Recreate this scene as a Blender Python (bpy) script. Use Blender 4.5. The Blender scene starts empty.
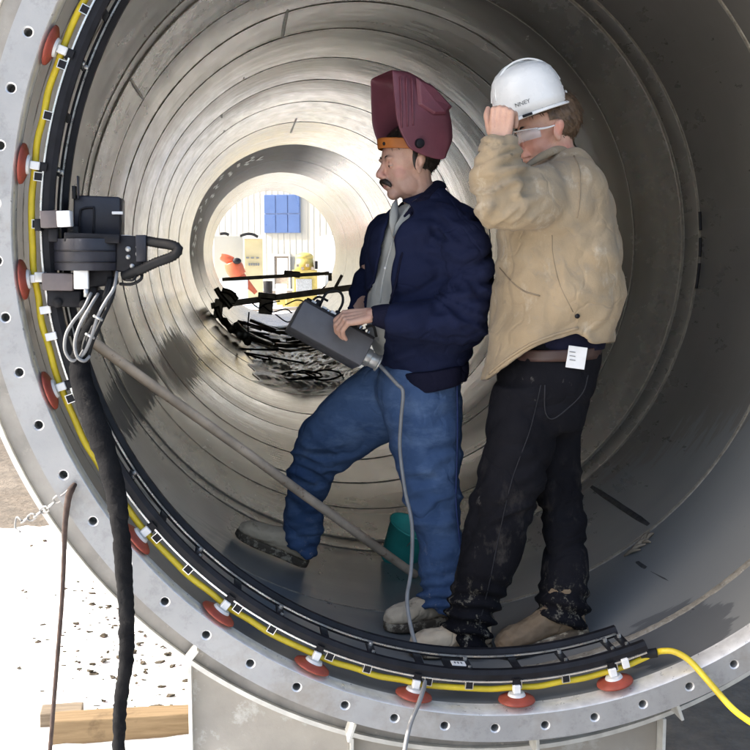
import bpy, bmesh, math, random
import numpy as np
from mathutils import Vector, Matrix, noise
random.seed(7); rng = np.random.default_rng(7)
scn = bpy.context.scene
# ------------------------------------------------------------------ camera
YAW, PITCH, FPX, RB = .119, .110, 1091.2, 1.34
CAM = Vector((-.546*RB, -2.099*RB, -.034*RB))
cy_, sy_, cp_, sp_ = math.cos(YAW), math.sin(YAW), math.cos(PITCH), math.sin(PITCH)
FWD = Vector((sy_*cp_, cy_*cp_, -sp_)); RIGHT = Vector((cy_, -sy_, 0)); UP = RIGHT.cross(FWD)
cd = bpy.data.cameras.new('camera'); cam = bpy.data.objects.new('camera', cd); scn.collection.objects.link(cam)
cam.matrix_world = Matrix((RIGHT, UP, -FWD)).transposed().to_4x4()
cam.location = CAM
cd.sensor_width = 36; cd.lens = FPX/750*36; cd.clip_start = .05; cd.clip_end = 2000
scn.camera = cam
# ------------------------------------------------------------------ world, sun, exposure
SUN_EL, SUN_AZ = math.radians(36), math.radians(-87)     # azimuth clockwise from +Y
w = bpy.data.worlds.new('World'); scn.world = w; w.use_nodes = True
wn = w.node_tree.nodes; wl = w.node_tree.links
sky = wn.new('ShaderNodeTexSky'); sky.sky_type = 'NISHITA'; sky.sun_disc = False
sky.sun_elevation = SUN_EL; sky.sun_rotation = SUN_AZ; sky.dust_density = 4.0; sky.air_density = 1.0; sky.ozone_density = .4
wn['Background'].inputs['Strength'].default_value = .14
wl.new(sky.outputs[0], wn['Background'].inputs[0])
sd = bpy.data.lights.new('sun', 'SUN'); sd.energy = 3.6; sd.angle = math.radians(.5); sd.color = (1, .95, .87)
sun = bpy.data.objects.new('sun', sd); scn.collection.objects.link(sun)
sv = Vector((math.sin(SUN_AZ)*math.cos(SUN_EL), math.cos(SUN_AZ)*math.cos(SUN_EL), math.sin(SUN_EL)))
sun.rotation_euler = sv.to_track_quat('Z', 'Y').to_euler(); sun.location = (-8, 1, 8)
vs = scn.view_settings; vs.view_transform = 'Standard'; vs.look = 'None'; vs.gamma = 1; vs.exposure = 1.58
vs.use_curve_mapping = False
scn.cycles.max_bounces = 10; scn.cycles.diffuse_bounces = 6; scn.cycles.glossy_bounces = 6

# ------------------------------------------------------------------ helpers
def at(px, py, y):
    d = FWD*FPX + RIGHT*(px-375) - UP*(py-375)
    return CAM + d*((y-CAM.y)/d.y)
PR = 1.293
def cen(y):
    t = min(1, max(0, y/.67)); return -.0898*t, -.0107*t
def wallp(deg, y, ins=0):
    cx, cz = cen(y); a = math.radians(deg); r = PR-ins
    return Vector((cx+r*math.cos(a), y, cz+r*math.sin(a)))
def floor_z(x, y):
    cx, cz = cen(y); return cz-math.sqrt(max(0, PR*PR-(x-cx)**2))
GZ = -1.74
def empty(name, loc=(0, 0, 0)):
    o = bpy.data.objects.new(name, None); scn.collection.objects.link(o); o.location = loc; o.empty_display_size = .1
    return o
def tag(o, label=None, cat=None, group=None, kind=None):
    if label: o['label'] = label
    if cat: o['category'] = cat
    if group: o['group'] = group
    if kind: o['kind'] = kind
    return o
def link(name, me, m=None, parent=None, smooth=True):
    o = bpy.data.objects.new(name, me); scn.collection.objects.link(o)
    if m is not None and not me.materials:
        for k in (m if isinstance(m, (list, tuple)) else [m]): me.materials.append(k)
    if smooth and len(me.polygons): me.polygons.foreach_set('use_smooth', [True]*len(me.polygons))
    if parent is not None:
        o.parent = parent
        wm = parent_world(parent)
        o.matrix_parent_inverse = wm.inverted()
    return o
def parent_world(p):
    m = Matrix.LocRotScale(p.location, p.rotation_euler, p.scale)
    if p.parent: m = parent_world(p.parent) @ p.matrix_parent_inverse @ m
    return m
def obj(name, bm, m, parent=None, smooth=True, bevel=0, recalc=True):
    if recalc: bmesh.ops.recalc_face_normals(bm, faces=bm.faces)
    me = bpy.data.meshes.new(name); bm.to_mesh(me); bm.free()
    o = link(name, me, m, parent, smooth)
    if bevel:
        b = o.modifiers.new('b', 'BEVEL'); b.width = bevel; b.segments = 2; b.limit_method = 'ANGLE'; b.angle_limit = .6
    return o
def NB(): return bmesh.new()
def box(bm, c, s, rot=None):
    """box centred c, size s, rot = 3x3 matrix"""
    M = (rot.to_4x4() if rot else Matrix.Identity(4)); M = Matrix.Translation(Vector(c)) @ M @ Matrix.Diagonal((s[0], s[1], s[2], 1))
    r = bmesh.ops.create_cube(bm, size=1, matrix=M); return r['verts']
def cyl(bm, p0, p1, r0, r1=None, n=20, cap=True):
    p0 = Vector(p0); p1 = Vector(p1); d = p1-p0
    M = Matrix.Translation((p0+p1)/2) @ d.to_track_quat('Z', 'Y').to_matrix().to_4x4()
    return bmesh.ops.create_cone(bm, cap_ends=cap, segments=n, radius1=r0, radius2=r0 if r1 is None else r1, depth=d.length, matrix=M)['verts']
def ball(bm, c, r, rot=None, u=20, v=14):
    if not hasattr(r, '__len__'): r = (r, r, r)
    M = Matrix.Translation(Vector(c)) @ (rot.to_4x4() if rot else Matrix.Identity(4)) @ Matrix.Diagonal((r[0], r[1], r[2], 1))
    return bmesh.ops.create_uvsphere(bm, u_segments=u, v_segments=v, radius=1, matrix=M)['verts']
def crom(P, n):
    """Catmull-Rom resample list of equal-length tuples, n per span"""
    P = [np.array(p, float) for p in P]; out = []
    for i in range(len(P)-1):
        a = P[i-1] if i else 2*P[0]-P[1]; b = P[i]; c = P[i+1]; d = P[i+2] if i+2 < len(P) else 2*P[-1]-P[-2]
        for k in range(n):
            t = k/n
            out.append(.5*((2*b)+(c-a)*t+(2*a-5*b+4*c-d)*t*t+(3*b-a-3*c+d)*t**3))
    out.append(P[-1]); return out
def rings(bm, R, cap=True, close=False):
    """R: list of rings (lists of Vectors)"""
    V = [[bm.verts.new(p) for p in r] for r in R]; n = len(V[0])
    for i in range(len(V)-1):
        for j in range(n): bm.faces.new((V[i][j], V[i][(j+1) % n], V[i+1][(j+1) % n], V[i+1][j]))
    if cap:
        for r in (V[0], V[-1]):
            c = bm.verts.new(sum((v.co for v in r), Vector())/n)
            for j in range(n): bm.faces.new((r[j], r[(j+1) % n], c))
    return V
def tube(bm, pts, rad, n=10, sub=6, cap=True, jit=0, flat=1):
    """smooth tube through points; rad scalar or list"""
    P = [tuple(p)+((rad[i] if hasattr(rad, '__len__') else rad),) for i, p in enumerate(pts)]
    Q = crom(P, sub) if len(P) > 2 or sub > 1 else [np.array(p, float) for p in P]
    R = []; prev = None
    for i, q in enumerate(Q):
        p = Vector(q[:3]); a = Vector(Q[max(0, i-1)][:3]); b = Vector(Q[min(len(Q)-1, i+1)][:3]); t = (b-a).normalized()
        if prev is None:
            u = t.orthogonal().normalized()
        else:
            u = (prev-t*prev.dot(t)).normalized()
        prev = u; v = t.cross(u)
        r = q[3]*(1+(random.uniform(-jit, jit) if jit else 0))
        R.append([p+(u*math.cos(2*math.pi*k/n)+v*math.sin(2*math.pi*k/n)*flat)*r for k in range(n)])
    rings(bm, R, cap)
def arc_ring(bm, prof, a0, a1, n, cfun=None, closed=False, rfun=None):
    """sweep a profile [(r,y),...] (closed polygon) about the pipe axis from a0 to a1 degrees"""
    R = []; full = closed
    for i in range(n if full else n+1):
        a = math.radians(a0+(a1-a0)*i/n); r_ = []
        for (r, y) in prof:
            cx, cz = cen(y) if cfun is None else cfun(y)
            rr = r+(rfun(a, y) if rfun else 0)
            r_.append(Vector((cx+rr*math.cos(a), y, cz+rr*math.sin(a))))
        R.append(r_)
    if full:
        V = [[bm.verts.new(p) for p in r] for r in R]; m = len(prof)
        for i in range(n):
            for j in range(m): bm.faces.new((V[i][j], V[i][(j+1) % m], V[(i+1) % n][(j+1) % m], V[(i+1) % n][j]))
    else: rings(bm, R, True)
def czero(y): return 0., 0.
def remesh(bm, voxel, smooth=2, name='tmp'):
    bmesh.ops.recalc_face_normals(bm, faces=bm.faces)
    me = bpy.data.meshes.new(name); bm.to_mesh(me); bm.free()
    o = bpy.data.objects.new('tmp', me); scn.collection.objects.link(o)
    m = o.modifiers.new('r', 'REMESH'); m.mode = 'VOXEL'; m.voxel_size = voxel
    if smooth:
        s = o.modifiers.new('s', 'SMOOTH'); s.iterations = smooth; s.factor = .5
    dg = bpy.context.evaluated_depsgraph_get(); dg.update()
    out = bpy.data.meshes.new_from_object(o.evaluated_get(dg)); out.name = name
    bpy.data.objects.remove(o); bpy.data.meshes.remove(me)
    return out
def displace(me, fn):
    n = len(me.vertices); co = np.empty(n*3); me.vertices.foreach_get('co', co); co = co.reshape(-1, 3)
    no = np.empty(n*3); me.vertices.foreach_get('normal', no); no = no.reshape(-1, 3)
    d = np.array([fn(co[i], no[i]) for i in range(n)])
    co = co+no*d[:, None]; me.vertices.foreach_set('co', co.ravel()); me.update()
def nz(p, f, s=0.):
    return noise.noise(Vector((p[0]*f[0]+s, p[1]*f[1]+s*1.7, p[2]*f[2]-s)))
def ridge(v): return 1-min(1, abs(v)*2.6)
def proj(p):
    v = Vector(p)-CAM; z = v.dot(FWD); return 375+FPX*v.dot(RIGHT)/z, 375-FPX*v.dot(UP)/z
def inpoly(x, y, poly):
    c = False; n = len(poly)
    for i in range(n):
        x1, y1 = poly[i]; x2, y2 = poly[(i+1) % n]
        if (y1 > y) != (y2 > y) and x < (x2-x1)*(y-y1)/(y2-y1)+x1: c = not c
    return c
def loft(bm, S, n=22, sub=4, power=2.3):
    """S: (x1,y1,x2,y2,Y,h): a cross-section seen edge on between two sight points at depth Y, half-thickness h along Y"""
    R = []
    for q in crom(S, sub):
        a = at(q[0], q[1], q[4]); b = at(q[2], q[3], q[4]); c = (a+b)/2; u = (a-b)/2; h = q[5]
        ring = []
        for k in range(n):
            t = 2*math.pi*k/n; ct, st = math.cos(t), math.sin(t)
            e = 2/power
            ring.append(c+u*(abs(ct)**e*(1 if ct > 0 else -1))+Vector((0, 1, 0))*h*(abs(st)**e*(1 if st > 0 else -1)))
        R.append(ring)
    rings(bm, R)

# ------------------------------------------------------------------ materials
def sock(n, names):
    for k in names:
        if k in n.inputs: return n.inputs[k]
class Mt:
    def __init__(s, name):
        s.m = bpy.data.materials.new(name); s.m.use_nodes = True; s.n = s.m.node_tree.nodes; s.l = s.m.node_tree.links
        s.b = s.n['Principled BSDF']
        s.tc = s.n.new('ShaderNodeTexCoord'); s.co = s.tc.outputs['Object']
        g = s.n.new('ShaderNodeNewGeometry'); s.pos = g.outputs['Position']
    def set(s, base=None, rough=None, metal=None, spec=None):
        if base is not None: s.plug(base, s.b.inputs['Base Color'])
        if rough is not None: s.plug(rough, s.b.inputs['Roughness'])
        if metal is not None: s.plug(metal, s.b.inputs['Metallic'])
        if spec is not None: s.b.inputs['Specular IOR Level'].default_value = spec
    def plug(s, v, inp):
        if isinstance(v, bpy.types.NodeSocket): s.l.new(v, inp)
        elif hasattr(v, '__len__'):
            inp.default_value = (*v[:3], 1) if len(inp.default_value) == 4 else v
        else: inp.default_value = v
    def math(s, op, a, b=0., c=0., clamp=False):
        n = s.n.new('ShaderNodeMath'); n.operation = op; n.use_clamp = clamp
        s.plug(a, n.inputs[0]); s.plug(b, n.inputs[1])
        if op in ('MULTIPLY_ADD', 'SMOOTH_MIN', 'COMPARE', 'WRAP'): s.plug(c, n.inputs[2])
        return n.outputs[0]
    def noise(s, scale, detail=4, rough=.55, vec=None, dist=0):
        n = s.n.new('ShaderNodeTexNoise'); s.l.new(vec or s.co, n.inputs['Vector'])
        n.inputs['Scale'].default_value = scale; n.inputs['Detail'].default_value = detail
        n.inputs['Roughness'].default_value = rough; n.inputs['Distortion'].default_value = dist
        return n.outputs[0]
    def ramp(s, v, a, b, c0=0., c1=1.):
        n = s.n.new('ShaderNodeMapRange'); n.clamp = True; s.plug(v, n.inputs[0])
        for i, k in enumerate((a, b, c0, c1)): n.inputs[i+1].default_value = k
        return n.outputs[0]
    def mix(s, f, a, b, mode='MIX'):
        n = s.n.new('ShaderNodeMix'); n.data_type = 'RGBA'; n.blend_type = mode; n.clamp_factor = True
        s.plug(f, n.inputs[0]); s.plug(a, n.inputs[6]); s.plug(b, n.inputs[7]); return n.outputs[2]
    def scalevec(s, vec, sc):
        n = s.n.new('ShaderNodeMapping'); s.l.new(vec, n.inputs[0]); n.inputs['Scale'].default_value = sc; return n.outputs[0]
    def comb(s, x, y, z):
        n = s.n.new('ShaderNodeCombineXYZ'); s.plug(x, n.inputs[0]); s.plug(y, n.inputs[1]); s.plug(z, n.inputs[2]); return n.outputs[0]
    def sep(s, v):
        n = s.n.new('ShaderNodeSeparateXYZ'); s.l.new(v, n.inputs[0]); return n.outputs
    def bump(s, h, strength=.3, dist=.01, chain=None):
        n = s.n.new('ShaderNodeBump'); n.inputs['Strength'].default_value = strength; n.inputs['Distance'].default_value = dist
        s.plug(h, n.inputs['Height'])
        if chain: s.l.new(chain, n.inputs['Normal'])
        s.l.new(n.outputs[0], s.b.inputs['Normal']); return n.outputs[0]
def simple(name, c, rough=.6, metal=0., var=.25, scale=12, bump=.15, bscale=120, bdist=.002, spec=.5, wear=None, wthr=.62):
    t = Mt(name); f = t.noise(scale, 5)
    c2 = tuple(min(1, k*(1-var)) for k in c); c3 = tuple(min(1, k*(1+var)) for k in c)
    col = t.mix(t.ramp(f, .3, .7), c2, c3)
    if wear:
        g = t.noise(scale*2.3, 7, .7); col = t.mix(t.ramp(g, wthr, wthr+.08), col, wear)
    r = t.ramp(t.noise(scale*1.7, 4), .3, .7, max(0, rough-.1), min(1, rough+.12))
    t.set(col, r, metal, spec)
    if bump: t.bump(t.noise(bscale, 3), bump, bdist)
    return t.m
M = {}
M['black'] = simple('black_metal', (.010, .010, .013), .5, .0, .4, 20, spec=.25)
M['blackplastic'] = simple('charcoal_plastic', (.024, .025, .034), .42, 0, .3, 15, spec=.35, wear=(.07, .07, .08), wthr=.66)
M['rubber'] = simple('black_rubber', (.012, .012, .013), .6, spec=.3)
M['silver'] = simple('bright_steel', (.72, .72, .70), .3, .85, .15, 30)
M['whitep'] = simple('white_label', (.8, .8, .79), .5, 0, .06, 30, 0)
M['red'] = simple('red_rubber', (.27, .050, .030), .6, 0, .3, 18, wear=(.16, .05, .04), wthr=.6)
M['cupwhite'] = simple('grey_white_disc', (.62, .62, .62), .45, .1, .15)
M['yellow'] = simple('yellow_hose', (.62, .47, .025), .42, 0, .18, 14, .1, wear=(.32, .25, .08), wthr=.66)
M['brownblock'] = simple('grey_brown_block', (.12, .10, .10), .5)
M['skin'] = None
M['wood'] = None
M['galv'] = simple('galvanised', (.45, .45, .44), .4, .6, .25, 25)
M['steeldark'] = simple('dark_bar', (.20, .16, .12), .4, .4)

# pipe paint ------------------------------------------------------------
def pipe_paint():
    t = Mt('pipe_interior_paint')
    x, y, z = [t.sep(t.pos)[i] for i in range(3)]
    xc = t.math('ADD', x, .0898); zc = t.math('ADD', z, .0107)
    th = t.math('ARCTAN2', zc, xc)                        # radians
    deg = t.math('MULTIPLY', th, 57.2958)
    arc = t.math('MULTIPLY', th, 1.293)
    v = t.comb(arc, y, 0.)
    # teeth: fine in the circumferential direction, long along the axis
    teeth = t.noise(1, 3, .6, vec=t.scalevec(v, (5, 30, 1)))
    cloud = t.noise(1.6, 5, .6, vec=t.scalevec(v, (1, .7, 1)))
    fine = t.noise(9, 6, .65, vec=t.scalevec(v, (1, .35, 1)))
    base = t.mix(t.ramp(cloud, .3, .7), (.150, .141, .130), (.185, .174, .158))
    base = t.mix(t.ramp(y, 2.2, 8.5, 0, .85), base, (.43, .362, .255))  # paler with depth: brightness from the far end put into the colour
    base = t.mix(t.ramp(fine, .45, .8, 0, .16), base, (.12, .118, .112))
    # pale stripes beside the welds
    band = t.noise(1, 2, .5, vec=t.comb(t.math('MULTIPLY', y, 1.7), t.math('MULTIPLY', arc, .15), 3.3))
    base = t.mix(t.ramp(band, .52, .60, 0, .5), base, (.27, .25, .215))
    mat_ = []
    met = [t.ramp(y, 1.6, 6.5, .10, .68)]
    def ell(th0, y0, a, b, col, k=.9, tt=.9, mask=1.):
        d1 = t.math('DIVIDE', t.math('SUBTRACT', deg, th0), a); d2 = t.math('DIVIDE', t.math('SUBTRACT', y, y0), b)
        r2 = t.math('ADD', t.math('POWER', t.math('ABSOLUTE', d1), 2.), t.math('POWER', t.math('ABSOLUTE', d2), 2.))
        r2 = t.math('ADD', r2, t.math('MULTIPLY', t.math('SUBTRACT', teeth, .5), tt*2.4))
        mk = t.ramp(r2, .86, .97, k, 0); met[0] = t.math('MULTIPLY', met[0], t.math('SUBTRACT', 1., mk))
        mat_.append(mk)
        return t.mix(mk, base, col)
    # lit lower left painted paler, dark repaint patches with combed edges, stains
    base = ell(-88, .7, 62, 1.25, (.205, .215, .215), .75, .5)  # near floor: blue-grey sky light from the opening painted in
    base = ell(-146, 3.4, 36, 2.9, (.52, .51, .475), .45, .5)
    base = ell(-150.5, 2.1, 5, 1.2, (.10, .106, .11), .8, 1.5)
    base = ell(-146, 4.5, 8.5, 1.4, (.11, .115, .118), .7, 1.6)
    base = ell(-162, 4.2, 6, .7, (.42, .24, .15), .8)
    base = ell(-168, 5.6, 7, .9, (.46, .36, .12), .7)
    base = ell(-175, 6.6, 9, .8, (.36, .33, .22), .5)
    base = ell(-62, .20, 8, .17, (.085, .09, .095), .75, .8)
    base = ell(-93, 2.0, 11, .42, (.035, .032, .03), .8, .5)
    base = ell(-80, 1.2, 5, .25, (.09, .06, .045), .5, .6)
    base = base
    # brown section towards the far end; shade painted in on top and left only
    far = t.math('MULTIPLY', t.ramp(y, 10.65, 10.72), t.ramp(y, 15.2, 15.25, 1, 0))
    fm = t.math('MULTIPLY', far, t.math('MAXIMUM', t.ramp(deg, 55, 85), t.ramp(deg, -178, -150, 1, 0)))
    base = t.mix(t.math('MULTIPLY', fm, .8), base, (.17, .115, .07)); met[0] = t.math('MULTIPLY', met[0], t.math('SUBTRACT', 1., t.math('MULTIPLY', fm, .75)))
    base = t.mix(t.ramp(y, 15.2, 15.3, 0, .8), base, (.40, .36, .275))  # last stretch painted paler for sunlight spilling in at the far opening
    # long fine scratches
    scr = t.noise(1, 2, .5, vec=t.scalevec(v, (90, 1.2, 1)), dist=.4)
    base = t.mix(t.ramp(scr, .70, .76, 0, .10), base, (.40, .39, .36))
    rg = t.math('ADD', t.ramp(fine, .3, .75, 0, .08), t.ramp(y, 1.0, 4.5, .27, .15))
    for mk in mat_[2:4]: rg = t.math('MAXIMUM', rg, t.math('MULTIPLY', mk, .62))
    t.set(base, t.math('ADD', rg, t.math('MULTIPLY', fm, .36)), met[0], .6)
    wob = t.noise(1, 3, .5, vec=t.scalevec(v, (.8, 4.5, 1)))
    b1 = t.bump(wob, .26, .010)
    t.bump(t.noise(1, 3, .55, vec=t.scalevec(v, (2.4, 1.3, 1))), .34, .013, b1)
    return t.m
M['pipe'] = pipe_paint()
M['weld'] = simple('weld_bead', (.30, .27, .22), .34, .1, .3, 40, .4, 160, .003, wear=(.42, .40, .35), wthr=.56)
def flange_paint():
    t = Mt('flange_paint')
    c = t.mix(t.ramp(t.noise(5, 6, .6), .3, .7), (.31, .315, .32), (.42, .42, .415))
    c = t.mix(t.ramp(t.noise(38, 5, .7), .6, .74, 0, .5), c, (.33, .33, .33))
    # rusty smears here and there near the inner lip
    c = t.mix(t.ramp(t.noise(2.6, 6, .72), .50, .66, 0, .6), c, (.235, .20, .155))
    c = t.mix(t.ramp(t.noise(11, 7, .8), .52, .62, 0, .4), c, (.20, .20, .20))
    t.set(c, t.ramp(t.noise(20, 3), .3, .7, .38, .6), .1, .5)
    t.bump(t.noise(150, 4), .12, .002)
    return t.m
M['flange'] = flange_paint()
M['lip'] = simple('bare_ground_edge', (.74, .73, .70), .35, .5, .15, 30, wear=(.35, .28, .2), wthr=.68)
M['hole'] = simple('hole_edge', (.7, .7, .7), .4, .4, .1, 30)
M['bore'] = simple('bolt_bore', (.34, .34, .33), .6)
M['ring'] = simple('stiffener_paint', (.26, .25, .235), .55, .1, .3, 8, .3, 60, wear=(.36, .34, .3), wthr=.6)
M['ringedge'] = simple('pale_edge', (.62, .62, .59), .5, .1, .15, 20)
M['stand'] = simple('stand_plate', (.36, .335, .295), .6, .1, .22, 3.5, .3, 60, .003, wear=(.45, .44, .41), wthr=.56)
def ground_mat():
    t = Mt('gravel_ground')
    v = t.n.new('ShaderNodeTexVoronoi'); t.l.new(t.pos, v.inputs['Vector']); v.inputs['Scale'].default_value = 22
    n1 = t.noise(.8, 8, .7, vec=t.pos); n2 = t.noise(6, 8, .75, vec=t.pos)
    c = t.mix(t.ramp(n1, .35, .65), (.150, .122, .095), (.23, .20, .165))
    c = t.mix(t.ramp(n2, .40, .7, 0, .8), c, (.085, .08, .072))
    t.set(c, .9, 0, .2)
    b = t.bump(n2, .8, .04); t.bump(v.outputs['Distance'], .5, .01, b)
    return t.m
M['ground'] = ground_mat()
def snow_mat():
    t = Mt('snow_mat'); t.set(t.mix(t.ramp(t.noise(5, 6, .6, vec=t.pos), .3, .7), (.80, .81, .82), (.88, .88, .87)), .55, 0, .3)
    t.b.inputs['Subsurface Weight'].default_value = .1; t.bump(t.noise(30, 6, .7, vec=t.pos), .4, .02)
    return t.m
M['snow'] = snow_mat()
def wood_mat(name, a, b, sc=(2, 30, 30)):
    t = Mt(name); v = t.scalevec(t.co, sc); n = t.noise(3, 8, .65, vec=v, dist=.6)
    c = t.mix(t.ramp(n, .3, .7), a, b); c = t.mix(t.ramp(t.noise(7, 5, .7), .62, .75, 0, .6), c, tuple(k*.45 for k in a))
    t.set(c, .75, 0, .3); t.bump(n, .4, .004); return t.m
M['wood'] = wood_mat('pale_timber', (.17, .115, .06), (.26, .185, .105))
M['woodd'] = wood_mat('weathered_timber', (.12, .095, .07), (.26, .21, .15))
M['pole'] = simple('dusty_pole', (.60, .48, .36), .6, .0, .3, 9, .3, 80, wear=(.30, .17, .10), wthr=.60)
def cloth(name, a, b, scale=6, weave=700, spots=None, sthr=.62, sc2=14, rough=.9, extra=None, bump=.25):
    t = Mt(name); c = t.mix(t.ramp(t.noise(scale, 5, .6), .3, .7), a, b)
    if spots is not None:
        n = t.noise(sc2, 7, .72); c = t.mix(t.ramp(n, sthr, sthr+.1), c, spots)
    if extra: c = extra(t, c)
    t.set(c, rough, 0, .25)
    if a[0] > .2: t.b.inputs['Sheen Weight'].default_value = .1
    else: t.b.inputs['Specular IOR Level'].default_value = .12
    k = t.noise(7, 2, .5, dist=.5); cr_ = t.math('ABSOLUTE', t.math('SUBTRACT', k, .5)); cr_ = t.ramp(cr_, 0, .05)
    b0 = t.bump(cr_, .28, .008); b1 = t.bump(t.noise(scale*9, 5, .6), .4, .004, b0)
    t.bump(t.noise(weave, 2), bump*1.6, .0015, b1); return t.m
def jean_extra(t, c):
    n = t.noise(1, 5, .7, vec=t.scalevec(t.pos, (7, 7, 16)))
    c = t.mix(t.ramp(n, .48, .72, 0, .5), c, (.17, .25, .40))
    z = t.sep(t.pos)[2]
    m = t.math('MULTIPLY', t.ramp(z, -1.18, -.98, 1, 0), t.ramp(t.noise(24, 7, .75), .60, .66))
    return t.mix(t.math('MULTIPLY', m, .6), c, (.45, .42, .38))
M['jeans'] = cloth('blue_denim', (.042, .080, .175), (.085, .142, .27), 5, 600, extra=jean_extra)
M['navy'] = cloth('navy_jacket_cloth', (.011, .015, .042), (.017, .022, .056), 4, 500)
M['navyrib'] = cloth('navy_rib_knit', (.008, .009, .022), (.014, .014, .032), 4, 300)
def tan_extra(t, c):
    n = t.noise(2.4, 6, .65); c = t.mix(t.ramp(n, .46, .68, 0, .6), c, (.235, .20, .15)); c = t.mix(t.ramp(t.noise(9, 6, .75), .54, .66, 0, .45), c, (.26, .23, .185))
    n = t.noise(1, 6, .75, vec=t.scalevec(t.pos, (12, 12, 5))); return t.mix(t.ramp(n, .56, .7, 0, .5), c, (.56, .50, .40))
M['tan'] = cloth('tan_duck_canvas', (.31, .235, .145), (.40, .31, .20), 6, 500, extra=tan_extra)
M['cuff'] = cloth('grey_leather_cuff', (.33, .31, .27), (.46, .43, .37), 9, 400, bump=.3)
def blk_extra(t, c):
    z = t.sep(t.pos)[2]
    low = t.ramp(z, -1.22, -1.0, 1, 0); mid = t.ramp(z, -1.05, -.55, 1, 0)
    n = t.noise(1, 8, .78, vec=t.scalevec(t.pos, (30, 30, 20)))
    c = t.mix(t.math('MULTIPLY', low, t.ramp(n, .56, .64, 0, .9)), c, (.30, .27, .21))
    n2 = t.noise(1, 6, .7, vec=t.scalevec(t.pos, (9, 9, 5)))
    c = t.mix(t.math('MULTIPLY', mid, t.ramp(n2, .56, .72, 0, .5)), c, (.13, .115, .10))
    n3 = t.noise(1, 5, .7, vec=t.scalevec(t.pos, (14, 14, 9)))
    return t.mix(t.ramp(n3, .66, .72, 0, .5), c, (.15, .14, .13))
M['blackjeans'] = cloth('dirty_black_denim', (.0045, .0045, .0065), (.010, .010, .013), 5, 500, extra=blk_extra)
M['shirt'] = cloth('pale_grey_shirt', (.40, .40, .37), (.50, .50, .46), 6, 500)
M['boot'] = cloth('dusty_suede', (.58, .45, .30), (.72, .58, .41), 9, 400, spots=(.30, .22, .14), sthr=.60)
M['bootbr'] = cloth('muddy_brown_leather', (.13, .09, .058), (.25, .185, .12), 9, 400, spots=(.48, .41, .31), sthr=.58)
M['sole'] = simple('worn_sole', (.10, .075, .05), .8, wear=(.42, .35, .25), wthr=.50)
def skin_mat(spots=()):
    t = Mt('skin'); n = t.noise(26, 5, .6)
    c = t.mix(t.ramp(n, .3, .7), (.56, .325, .235), (.65, .41, .31))
    c = t.mix(t.ramp(t.noise(9, 3), .55, .72, 0, .6), c, (.60, .28, .22))
    for (p, r, col, k) in spots:
        d = t.n.new('ShaderNodeVectorMath'); d.operation = 'DISTANCE'; t.l.new(t.pos, d.inputs[0]); d.inputs[1].default_value = p
        sp = t.math('ADD', d.outputs['Value'], t.math('MULTIPLY', t.math('SUBTRACT', t.noise(90, 4, .7), .5), .03))
        c = t.mix(t.ramp(sp, r*.55, r*1.1, k, 0), c, col)
    c = t.mix(t.ramp(t.noise(160, 4, .7), .56, .68, 0, .3), c, (.44, .21, .16))
    t.set(c, t.ramp(t.noise(60, 3), .3, .7, .38, .58), 0, .4); t.b.inputs['Subsurface Weight'].default_value = .12
    t.b.inputs['Subsurface Radius'].default_value = (.02, .008, .004); t.b.inputs['Subsurface Scale'].default_value = .3
    t.bump(t.noise(300, 3), .15, .001); return t.m
M['skin'] = skin_mat()
SKIN = skin_mat
M['skinred'] = simple('flushed_skin', (.60, .30, .24), .5, 0, .15, 20)
M['hair'] = simple('dark_brown_hair', (.022, .016, .012), .5, 0, .4, 60)
M['hairbr'] = simple('light_brown_hair', (.10, .062, .035), .5, 0, .4, 60)
M['maroon'] = simple('maroon_helmet_plastic', (.165, .048, .066), .42, 0, .2, 9, .2, 160, spec=.5, wear=(.25, .11, .13), wthr=.66)
M['orange'] = simple('orange_leather_band', (.48, .15, .025), .6, 0, .2, 14)
M['hardhat'] = simple('white_hard_hat', (.87, .87, .85), .28, 0, .03, 14, .0)
M['print'] = simple('grey_print', (.15, .16, .17), .5, 0, .05)
M['grey'] = simple('grey_box_paint', (.105, .105, .115), .5, 0, .12, 18, .25, 220, .001)
M['greycable'] = simple('grey_cable', (.22, .22, .22), .5, 0, .15, 20)
M['teal'] = simple('teal_plastic', (.06, .52, .45), .42, 0, .2, 9, wear=(.2, .6, .55), wthr=.62)
M['tape'] = cloth('black_cable_wrap', (.006, .006, .007), (.014, .014, .015), 12, 300, spots=(.04, .037, .033), sthr=.62)
M['rope'] = simple('brown_cord', (.055, .035, .028), .85, 0, .4, 40, .5, 200)
M['chain'] = simple('zinc_chain', (.24, .24, .24), .5, .5, .25, 40, wear=(.25, .17, .11), wthr=.6)
M['mud'] = simple('mud', (.06, .048, .032), .95, 0, .5, 30, .6, 60, .01)
def glass_mat():
    t = Mt('clear_lens'); t.set((.9, .93, .95), .05, 0, .5); t.b.inputs['Alpha'].default_value = .28; return t.m
M['lens'] = glass_mat()
M['eye'] = simple('eye_white', (.42, .38, .35), .2, 0, .02)
M['iris'] = simple('dark_iris', (.02, .015, .012), .2, 0, .02)
M['lip_skin'] = simple('lips', (.50, .22, .19), .5, 0, .1, 30)
M['siding'] = simple('cream_metal_siding', (.46, .445, .39), .55, 0, .05, 1.2, 0)
M['bluepane'] = simple('blue_panel', (.075, .13, .29), .35, 0, .06, 2, 0)
M['blueframe'] = simple('pale_blue_frame', (.22, .29, .48), .5, 0, .05, 2, 0)
M['yellowp'] = simple('faded_yellow_paint', (.50, .38, .10), .5, 0, .2, 5, .2, 30, wear=(.3, .2, .12), wthr=.62)
M['orangep'] = simple('orange_red_paint', (.55, .11, .04), .5, 0, .15, 5)
M['tanp'] = simple('tan_tank_paint', (.46, .40, .24), .5, 0, .08, 2, 0)
M['doorbr'] = simple('brown_door', (.30, .24, .18), .6)
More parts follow.
